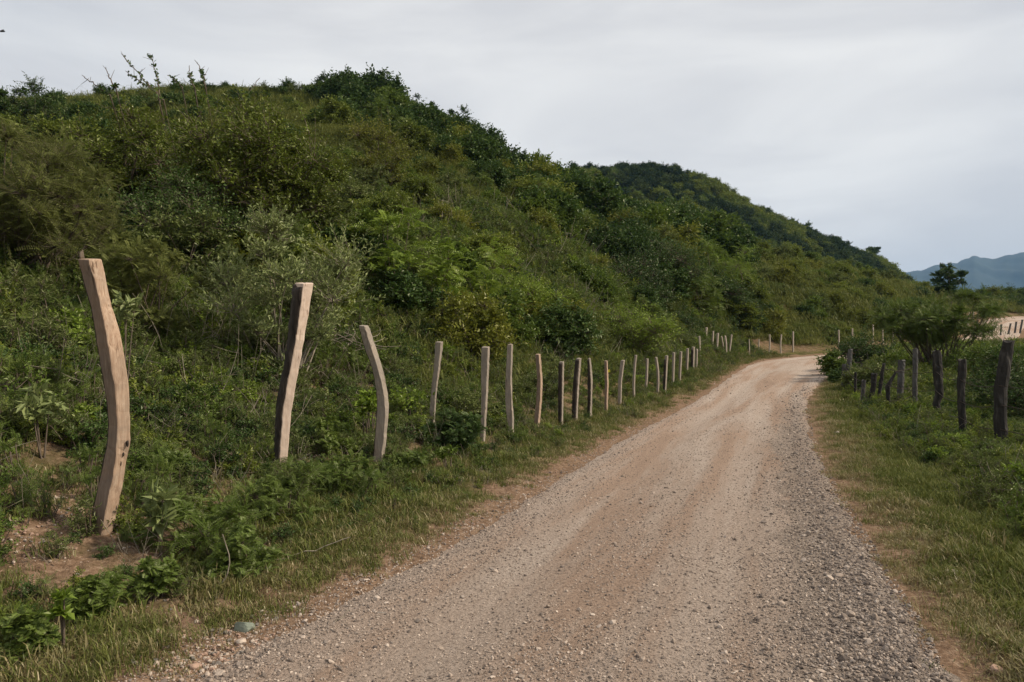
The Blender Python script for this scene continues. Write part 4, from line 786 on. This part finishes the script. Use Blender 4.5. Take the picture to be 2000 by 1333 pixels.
kind = np.where(rng.rand(len(x)) < .20 + .25 * (size > 1.0), 1, kind); nr_ = cd < 42; size = np.where(nr_, np.minimum(size, .85), size); kind = np.where(nr_ & (kind == 1) & (rng.rand(len(x)) < .7), rng.choice([0, 4, 5, 2], len(x)), kind)
ct_ = cd / np.interp(np.arctan2(x, y), CR_th, CR_D); size = np.where((ct_ > .86) & (x / y > -.24) & (x / y < .2), size * .72, size)
kind = np.where((rt_ > .5) & (rng.rand(len(x)) < .75), rng.choice([0, 3, 5, 2, 4], len(x)), kind)
gz = height(x, y) - .1
order = np.argsort(-app); solo = order[:286]; rest = order[286:]
for i in solo:
    fo, so = data[kind[i]]; root = empty('hillside_bush', (x[i], y[i], gz[i]), rng.uniform(0, 6.28))
    root.scale = (size[i] * rng.uniform(.9, 1.25), size[i] * rng.uniform(.9, 1.25), size[i] * rng.uniform(.75, 1.25))
    for part in (fo, so):
        c = part.copy(); COL.objects.link(c); c.parent = root
    where = 'foot' if s[i] < 9 else ('middle slope' if cd[i] < 60 else 'upper slope')
    lab = '%s bush growing wild on the %s of the main hill' % (KS[kind[i]][1], where)
    tag(root, lab, 'bush', lab.replace(' bush growing', ' bushes growing'))
q_ = np.random.RandomState(61); m_ = 0
for _ in range(900):
    d_ = q_.uniform(15, 46); px_ = q_.uniform(1600, 2060); xx_ = (px_ - 1000) / F * d_; o_ = -float(sdist(np.array([xx_]), np.array([d_]), RE)[0])
    if o_ < 5.2 or m_ >= 40 or (d_ < 24 and o_ < 6): continue
    k_ = int(q_.choice([0, 5, 0, 1, 4, 5])); root = empty('thicket_bush', (xx_, d_, H(xx_, d_) - .12), q_.uniform(0, 6.28)); s_ = q_.uniform(.5, .85); root.scale = (s_, s_, s_ * q_.uniform(.7, 1.0)); m_ += 1
    for part in data[k_]:
        c = part.copy(); COL.objects.link(c); c.parent = root
    lab = '%s bush in the thicket behind the wire fence right of the road' % KS[k_][1]; tag(root, lab, 'bush', lab)
mass = [join_data(a, b, 'scrub_source') for a, b in data]
P = np.c_[x, y, gz][rest]; rot = np.c_[rng.normal(0, .08, len(rest)), rng.normal(0, .08, len(rest)), rng.uniform(0, 6.28, len(rest))]
sc_ = np.c_[size[rest], size[rest], size[rest] * rng.uniform(.75, 1.2, len(rest))]
# low scrub between the bushes
x2, y2, s2 = hill_points(9000, -46, 42, 13, 155, 2.4, 2); c2 = np.hypot(x2, y2); k2 = (c2 < np.interp(np.arctan2(x2, y2), CR_th, CR_D) + 3) & (rng.rand(len(x2)) < np.where(c2 < 45, 1., .75)); x2, y2, c2 = x2[k2], y2[k2], c2[k2]
z2 = height(x2, y2) - .12; n2 = len(x2); sz2 = rng.uniform(.22, .5, n2) * (1 + .3 * (c2 > 70))
kd2 = np.where(rng.rand(n2) < .35, 2, rng.choice([0, 3, 4, 5, 5, 0], n2)); kd2 = np.where(fbm(x2 * .07, y2 * .07, 140) > .56, 3, kd2)
P = np.vstack([P, np.c_[x2, y2, z2]]); rot = np.vstack([rot, np.c_[rng.normal(0, .1, n2), rng.normal(0, .1, n2), rng.uniform(0, 6.28, n2)]])
sc_ = np.vstack([sc_, np.c_[sz2 * 1.2, sz2 * 1.2, sz2 * rng.uniform(.7, 1.2, n2)]]); ix = np.r_[kind[rest], kd2]
scatter('hillside_scrub', P, rot, sc_, ix, mass, 'dense mass of low scrub covering the main hill', 'scrub')
# woods on the second hill
g_ = np.random.RandomState(9); n = 7000; t_ = g_.uniform(R(-4), R(35), n); r_ = np.sqrt(g_.uniform(165 ** 2, 335 ** 2, n)); x = r_ * np.sin(t_); y = r_ * np.cos(t_)
kp = r_ < np.interp(t_, C2_th, C2_D) + 3; x, y = x[kp], y[kp]; z = h2(x, y) - .6; n = len(x)
mass2 = []
for i_ in (1, 0, 0, 4, 5):
    m_ = mass[i_].copy(); m_.data = m_.data.copy(); mass2.append(m_)
    if len(mass2) < 4: m_.data.materials[0] = M['farleaf']
kd = np.clip((fbm(x * .03, y * .03, 150) - .3) * 2.5 * 5 + g_.normal(0, 1.2, n), 0, 4.99).astype(int); sz = g_.uniform(1.3, 3.3, n)
scatter('far_woodland', np.c_[x, y, z], np.c_[np.zeros(n), np.zeros(n), g_.uniform(0, 6.28, n)], np.c_[sz, sz, sz * g_.uniform(.8, 1.25, n)], kd, mass2, 'dark wood covering the second hill', 'woodland')

# ------------------------------------------------------------------ weeds, grass, pebbles
def weed(seed, mat, leaf, h=.35, n=9, K=8, pin=False):
    r_, fo, so = make_plant('weed', seed, .22, h, clumps=n, cr=.5, twigs=7, K=K, leaf=leaf, mat=mat, up=1.0, link=False, pin=pin, gap=.15, droop=.1); return join_data(fo, so, 'weed_source')
weeds = [weed(400, 'green', (.034, .018), .35, 12, 9), weed(401, 'broad', (.040, .02), .35, 12, 9), weed(402, 'feather', (.016, .006), .32, 12, 20, True), weed(403, 'bright', (.042, .026)), weed(404, 'olive', (.045, .011), .42, 12), weed(405, 'dark', (.036, .02), .32, 12), weed(406, 'green', (.018, .007), .4, 12, 18, True)]
def stalks(seed, n=7, h=.55, mat='drytwig'):
    q = np.random.RandomState(seed); A = Acc()
    for _ in range(n):
        a = np.r_[q.normal(0, .12, 2), -.02]; c = a + np.r_[q.normal(0, .22, 2), h * q.uniform(.4, 1.1)]; A.add(*tube(bezier(a, (a + c) / 2 + q.normal(size=3) * .07, c, 6), np.linspace(.0045, .002, 6), 3))
        A.add(*tube(bezier((a + c) / 2, (a + c) / 2 + q.normal(size=3) * .06, (a + c) / 2 + q.normal(size=3) * .13 + [0, 0, .08], 4), np.linspace(.003, .0015, 4), 3))
    v, f, _ = A.get(); f = np.concatenate([f[:, [0, 1, 2]], f[:, [0, 2, 3]]]); return mesh_obj('stalk_source', v, f, M[mat], None, {'tint': np.zeros(len(v))}, link=False)
weeds += [stalks(410), stalks(411, 10, .3), stalks(412, 9, .15)]
g_ = np.random.RandomState(12)
def region(n, x0, x1, y0, y1, seed):
    q = np.random.RandomState(seed); return q.uniform(x0, x1, n), q.uniform(y0, y1, n)
X = []; 
def far_sizes(y): return 1 + np.clip((y - 12) / 25, 0, 2.2)
# left bank undergrowth
n = 52000; x, y = region(n, -16, 18, .8, 46, 20); s = sdist(x, y, LE); q = -sdist(x, y, RE)
dist = np.hypot(x, y); bare = fbm(x * .8, y * .8, 40)
okL = (s > .55) & (s < 13) & (g_.rand(n) < np.where(dist < 14, 1, .5) * smooth(s, .3, 1.5)) & ((bare < np.where(s < 5, .62, .74)) | (g_.rand(n) < .55)) & in_view(x, y)
hole = lambda cx, cy, rad: np.hypot(x - cx, y - cy) > rad
for (px, py, rad) in [(60, 1060, .22), (130, 1000, .22), (210, 1195, .2), (595, 905, .2), (150, 1110, .2), (925, 712, .45), (430, 1120, .15), (20, 1160, .15), (110, 900, .18)]:
    bx, by, _ = march(px, py); okL &= hole(bx, by, rad)
okR = (q > 1.3) & (q < 16) & in_view(x, y) & (g_.rand(n) < smooth(q, 1.0, 3.2) * np.where(dist < 16, 1, .6))
x_r, y_r = region(26000, 2, 34, .8, 46, 21); q2 = -sdist(x_r, y_r, RE); kr = (q2 > .9) & (q2 < 20) & in_view(x_r, y_r) & (g_.rand(26000) < smooth(q2, .8, 2.0)); x_r, y_r = x_r[kr], y_r[kr]
m = okL | okR; xx = np.r_[x[m], x_r]; yy = np.r_[y[m], y_r]; zz = height(xx, yy) - .03; n = len(xx)
sz = g_.uniform(.45, 1.25, n) * far_sizes(yy); sright = -sdist(xx, yy, RE); sz = np.where(sright > 0, sz * (.5 + .78 * smooth(sright, .8, 2.2) * (1 - .52 * smooth(yy, 7.5, 10) * (1 - smooth(yy, 20, 28)))), sz * (.5 + .5 * smooth(sdist(xx, yy, LE), 1, 3.5) + .45 * smooth(sdist(xx, yy, LE), 3.2, 6)))
kk = np.array([6, 0, 2, 5, 2, 4, 2, 1, 6, 5, 3, 4])[np.clip((fbm(xx * .9, yy * .9, 160) - .22) * 1.8 * 12 + g_.normal(0, 1.8, n), 0, 11.99).astype(int)]; kk = np.where((sright > 0) & (kk == 6), 1, kk); kk = np.where(g_.rand(n) < np.where(sright > 0, .03, .06), g_.randint(7, 10, n), kk)
scatter('undergrowth', np.c_[xx, yy, zz], np.c_[g_.normal(0, .15, n), g_.normal(0, .15, n), g_.uniform(0, 6.28, n)], sz, kk, weeds, 'leafy weeds crowding both sides of the road', 'weeds')
def tuft(seed, mat, n=46, h=.16, spread=.07, lean=.5):
    q = np.random.RandomState(seed); b = np.c_[q.normal(0, spread, (n, 2)), np.full(n, -.01)]; a = q.uniform(0, 6.28, n); ln = h * q.uniform(.5, 1.2, n); le = lean * q.uniform(.3, 1.3, n)
    o = np.c_[np.cos(a), np.sin(a), np.zeros(n)]; sdv = np.c_[-np.sin(a), np.cos(a), np.zeros(n)]; w = (.0035 + .0055 * (h > .3)) * q.uniform(.7, 1.4, n)[:, None]
    mid = b + o * (le * ln * .35)[:, None] + [0, 0, 1] * (ln * .6)[:, None]; tip = b + o * (le * ln)[:, None] + [0, 0, 1] * (ln * (1 - le * .25))[:, None]
    v = np.stack([b - sdv * w, b + sdv * w, mid + sdv * w * .8, mid - sdv * w * .8, tip], 1).reshape(-1, 3); k = np.arange(n)[:, None] * 5
    f = np.concatenate([k + [0, 1, 2], k + [0, 2, 3], k + [3, 2, 4]], 1).reshape(-1, 3)
    return mesh_obj('tuft_source', v, f, M[mat], None, {'tint': np.repeat(q.rand(n), 5)}, link=False)
tufts = [tuft(1, 'grass', 46, .09, .08, .8), tuft(2, 'grass', 50, .06, .10, 1.1), tuft(3, 'grass', 30, .15, .06, .6), tuft(4, 'drygrass', 40, .07, .09, 1.0), tuft(5, 'drygrass', 24, .14, .06, .7)]
n = 118000; q_ = np.random.RandomState(31)
yy = 1.2 + 45 * q_.rand(n) ** 1.5; xx = q_.uniform(-.80, .80, n) * yy + np.sign(q_.rand(n) - .5) * 1.6 * q_.rand(n); xx = xx
sL = sdist(xx, yy, LE); sR = -sdist(xx, yy, RE); pat = fbm(xx * 1.3, yy * 1.3, 170)
pL = (sL > -.05) * smooth(sL + .5 * (pat - .5), .1, .55) * (1 - .8 * smooth(sL, .9, 2.2)) * (1 - smooth(sL, 5, 9)) * (pat < .64)
pR = (sR > -.05) * smooth(sR + .8 * (pat - .5), .0, .5) * (1 - smooth(sR, 8, 16))
kp = q_.rand(n) < np.clip(pL + pR, 0, 1) * np.clip(.35 + yy * .12, 0, 1); xx, yy, sL, sR, pat = xx[kp], yy[kp], sL[kp], sR[kp], pat[kp]; n = len(xx); zz = height(xx, yy) - .005
dry = np.where(sR > 0, 1 - smooth(sR + 1.4 * (pat - .5), .3, 1.15), np.where(sL < .9, .55, .36)); dry = np.clip(dry, .08, .92)
kd = np.where(q_.rand(n) < dry, 3 + (q_.rand(n) < .25), q_.randint(0, 3, n)); sz = q_.uniform(.6, 1.25, n) * far_sizes(yy) * (.55 + .45 * smooth(np.maximum(sL, sR), .1, 1.2))
scatter('grass', np.c_[xx, yy, zz], np.c_[q_.normal(0, .12, n), q_.normal(0, .12, n), q_.uniform(0, 6.28, n)], sz, kd, tufts, 'grass on both verges, dry and yellow along the right road edge', 'grass')
n = 52000; q_ = np.random.RandomState(35); th_ = q_.uniform(R(-40), R(41), n); r_ = 14 + 135 * q_.rand(n) ** .8; xx = r_ * np.sin(th_); yy = r_ * np.cos(th_)
kp = (sdist(xx, yy, LE) > 3) & (r_ < np.interp(th_, CR_th, CR_D) + 2); xx, yy, r_ = xx[kp], yy[kp], r_[kp]; n = len(xx); zz = height(xx, yy) - .03
kd = np.where(fbm(xx * .08, yy * .08, 190) + q_.normal(0, .08, n) > .52, 1, 0) * 0 + np.where(q_.rand(n) < .35 + .4 * (fbm(xx * .06, yy * .06, 191) > .52), 1, 0); sz = q_.uniform(.7, 1.5, n) * np.clip(r_ / 50, .6, 1.7)
hg = [tuft(21, 'grass', 170, .31, .34, 1.25), tuft(22, 'hillgrass', 170, .33, .36, 1.25)]
for h_ in hg:
    co = np.empty(len(h_.data.vertices) * 3, np.float32); h_.data.vertices.foreach_get('co', co)
scatter('hill_grass', np.c_[xx, yy, zz], np.c_[q_.normal(0, .1, n), q_.normal(0, .1, n), q_.uniform(0, 6.28, n)], sz, kd, hg, 'tall pale grass between the bushes of the hill', 'grass')
def stone_src(seed, mat, flat):
    v, f = blob_geo((1, .8, flat), seed, 1, .3); return mesh_obj('pebble_source', v, f, M[mat], None, link=False)
peb = [stone_src(1, 'pebble', .6), stone_src(2, 'pebble', .45), stone_src(3, 'pebble', .7), stone_src(4, 'gravel', .6), stone_src(5, 'gravel', .5), stone_src(6, 'gravel', .7)]
n = 620000; q_ = np.random.RandomState(41); yy = 2.5 + 32 * q_.rand(n) ** 1.9; xx = q_.uniform(-.75, .75, n) * yy; sL = -sdist(xx, yy, LE); sR = sdist(xx, yy, RE); ins = (sL > -.35) & (sR > -.15)
xx, yy, sL, sR = xx[ins], yy[ins], sL[ins], sR[ins]; n = len(xx); u = sL / (sL + sR)
tr = 1 - .65 * np.exp(-((u - .27) / .09) ** 2) - .45 * np.exp(-((u - .62) / .08) ** 2)
pr = (.26 + .35 * (fbm(xx * .9, yy * .9, 180) - .3) * 2) * tr + .5 * np.exp(-((sR - .2) / .38) ** 2) + .35 * np.exp(-((sL - .15) / .25) ** 2)
kp = q_.rand(n) < np.clip(pr, 0, 1) * np.clip(1.2 - yy / 30, .1, 1); xx, yy, sL, sR, u = [a[kp] for a in (xx, yy, sL, sR, u)]; n = len(xx)
sz = .0032 + .0085 * q_.rand(n) ** 3 + .016 * (q_.rand(n) < .02) * q_.rand(n); sz = sz * (1 + .45 * np.exp(-((sR - .2) / .4) ** 2)) * (1 + yy / 25)
from mathutils.bvhtree import BVHTree
bv_ = BVHTree.FromObject(ROAD, bpy.context.evaluated_depsgraph_get()); dn = Vector((0, 0, -1)); zz = height(xx, yy)
for i in range(n):
    h_ = bv_.ray_cast(Vector((xx[i], yy[i], 9.0)), dn)
    if h_[0] is not None: zz[i] = max(zz[i], h_[0].z)
zz = zz + sz * .2
grey = np.clip(.12 + .62 * np.exp(-((sR - .15) / .45) ** 2) + .25 * np.exp(-((sL - .3) / .3) ** 2), 0, 1); kd = np.where(q_.rand(n) < grey, 3, 0) + q_.randint(0, 3, n)
scatter('road_gravel', np.c_[xx, yy, zz], np.c_[q_.normal(0, .4, n), q_.normal(0, .4, n), q_.uniform(0, 6.28, n)], sz, kd, peb, 'loose pebbles and crushed stone over the dirt road', 'gravel')
# rubble on the left bank and berm
n = 2600; q_ = np.random.RandomState(51); yy = q_.uniform(2.6, 13, n); xx = q_.uniform(-.75, .4, n) * yy; sL = sdist(xx, yy, LE); kp = (sL > -.2) & (sL < 4) & (q_.rand(n) < np.where(sL < .35, 1, .45)); xx, yy = xx[kp], yy[kp]
ex = np.array([march(px, py)[:2] for px, py in [(430, 1250), (400, 1280), (370, 1300), (450, 1290), (130, 1010), (60, 1070), (600, 905), (925, 712), (210, 1190)]]); ex = np.repeat(ex, 230, 0) + q_.normal(0, .2, (2070, 2)); xx = np.r_[xx, ex[:, 0]]; yy = np.r_[yy, ex[:, 1]]
n = len(xx); sz = .005 + .02 * q_.rand(n) ** 3; zz = height(xx, yy) + sz * .2
rub = [stone_src(11, 'rockpink', .6), stone_src(12, 'rockpale', .5), stone_src(13, 'rock', .7), stone_src(14, 'rockpink', .5)]
scatter('rubble', np.c_[xx, yy, zz], np.c_[q_.normal(0, .4, n), q_.normal(0, .4, n), q_.uniform(0, 6.28, n)], sz, q_.randint(0, 4, n), rub, 'pinkish rubble on the bare patches of the left bank', 'rubble')

# ------------------------------------------------------------------ air between here and the mountains
def haze():
    x0, x1, y0, y1, z0, z1 = -900, 7500, -200, 6300, -90, 640
    v = [(a, b, c) for a in (x0, x1) for b in (y0, y1) for c in (z0, z1)]
    f = [(0, 1, 3, 2), (4, 6, 7, 5), (0, 4, 5, 1), (2, 3, 7, 6), (0, 2, 6, 4), (1, 5, 7, 3)]
    m, n, l, out = new_mat('haze'); pv = n.new('ShaderNodeVolumePrincipled'); pv.inputs['Density'].default_value = HAZE; pv.inputs['Color'].default_value = (.30, .56, .92, 1); l.new(pv.outputs[0], out.inputs['Volume'])
    tag(mesh_obj('haze', np.array(v, float), f, m), 'thin bluish haze in the air over the valley', 'haze', kind='stuff')
HAZE = .95e-4
if HAZE > 0: haze()
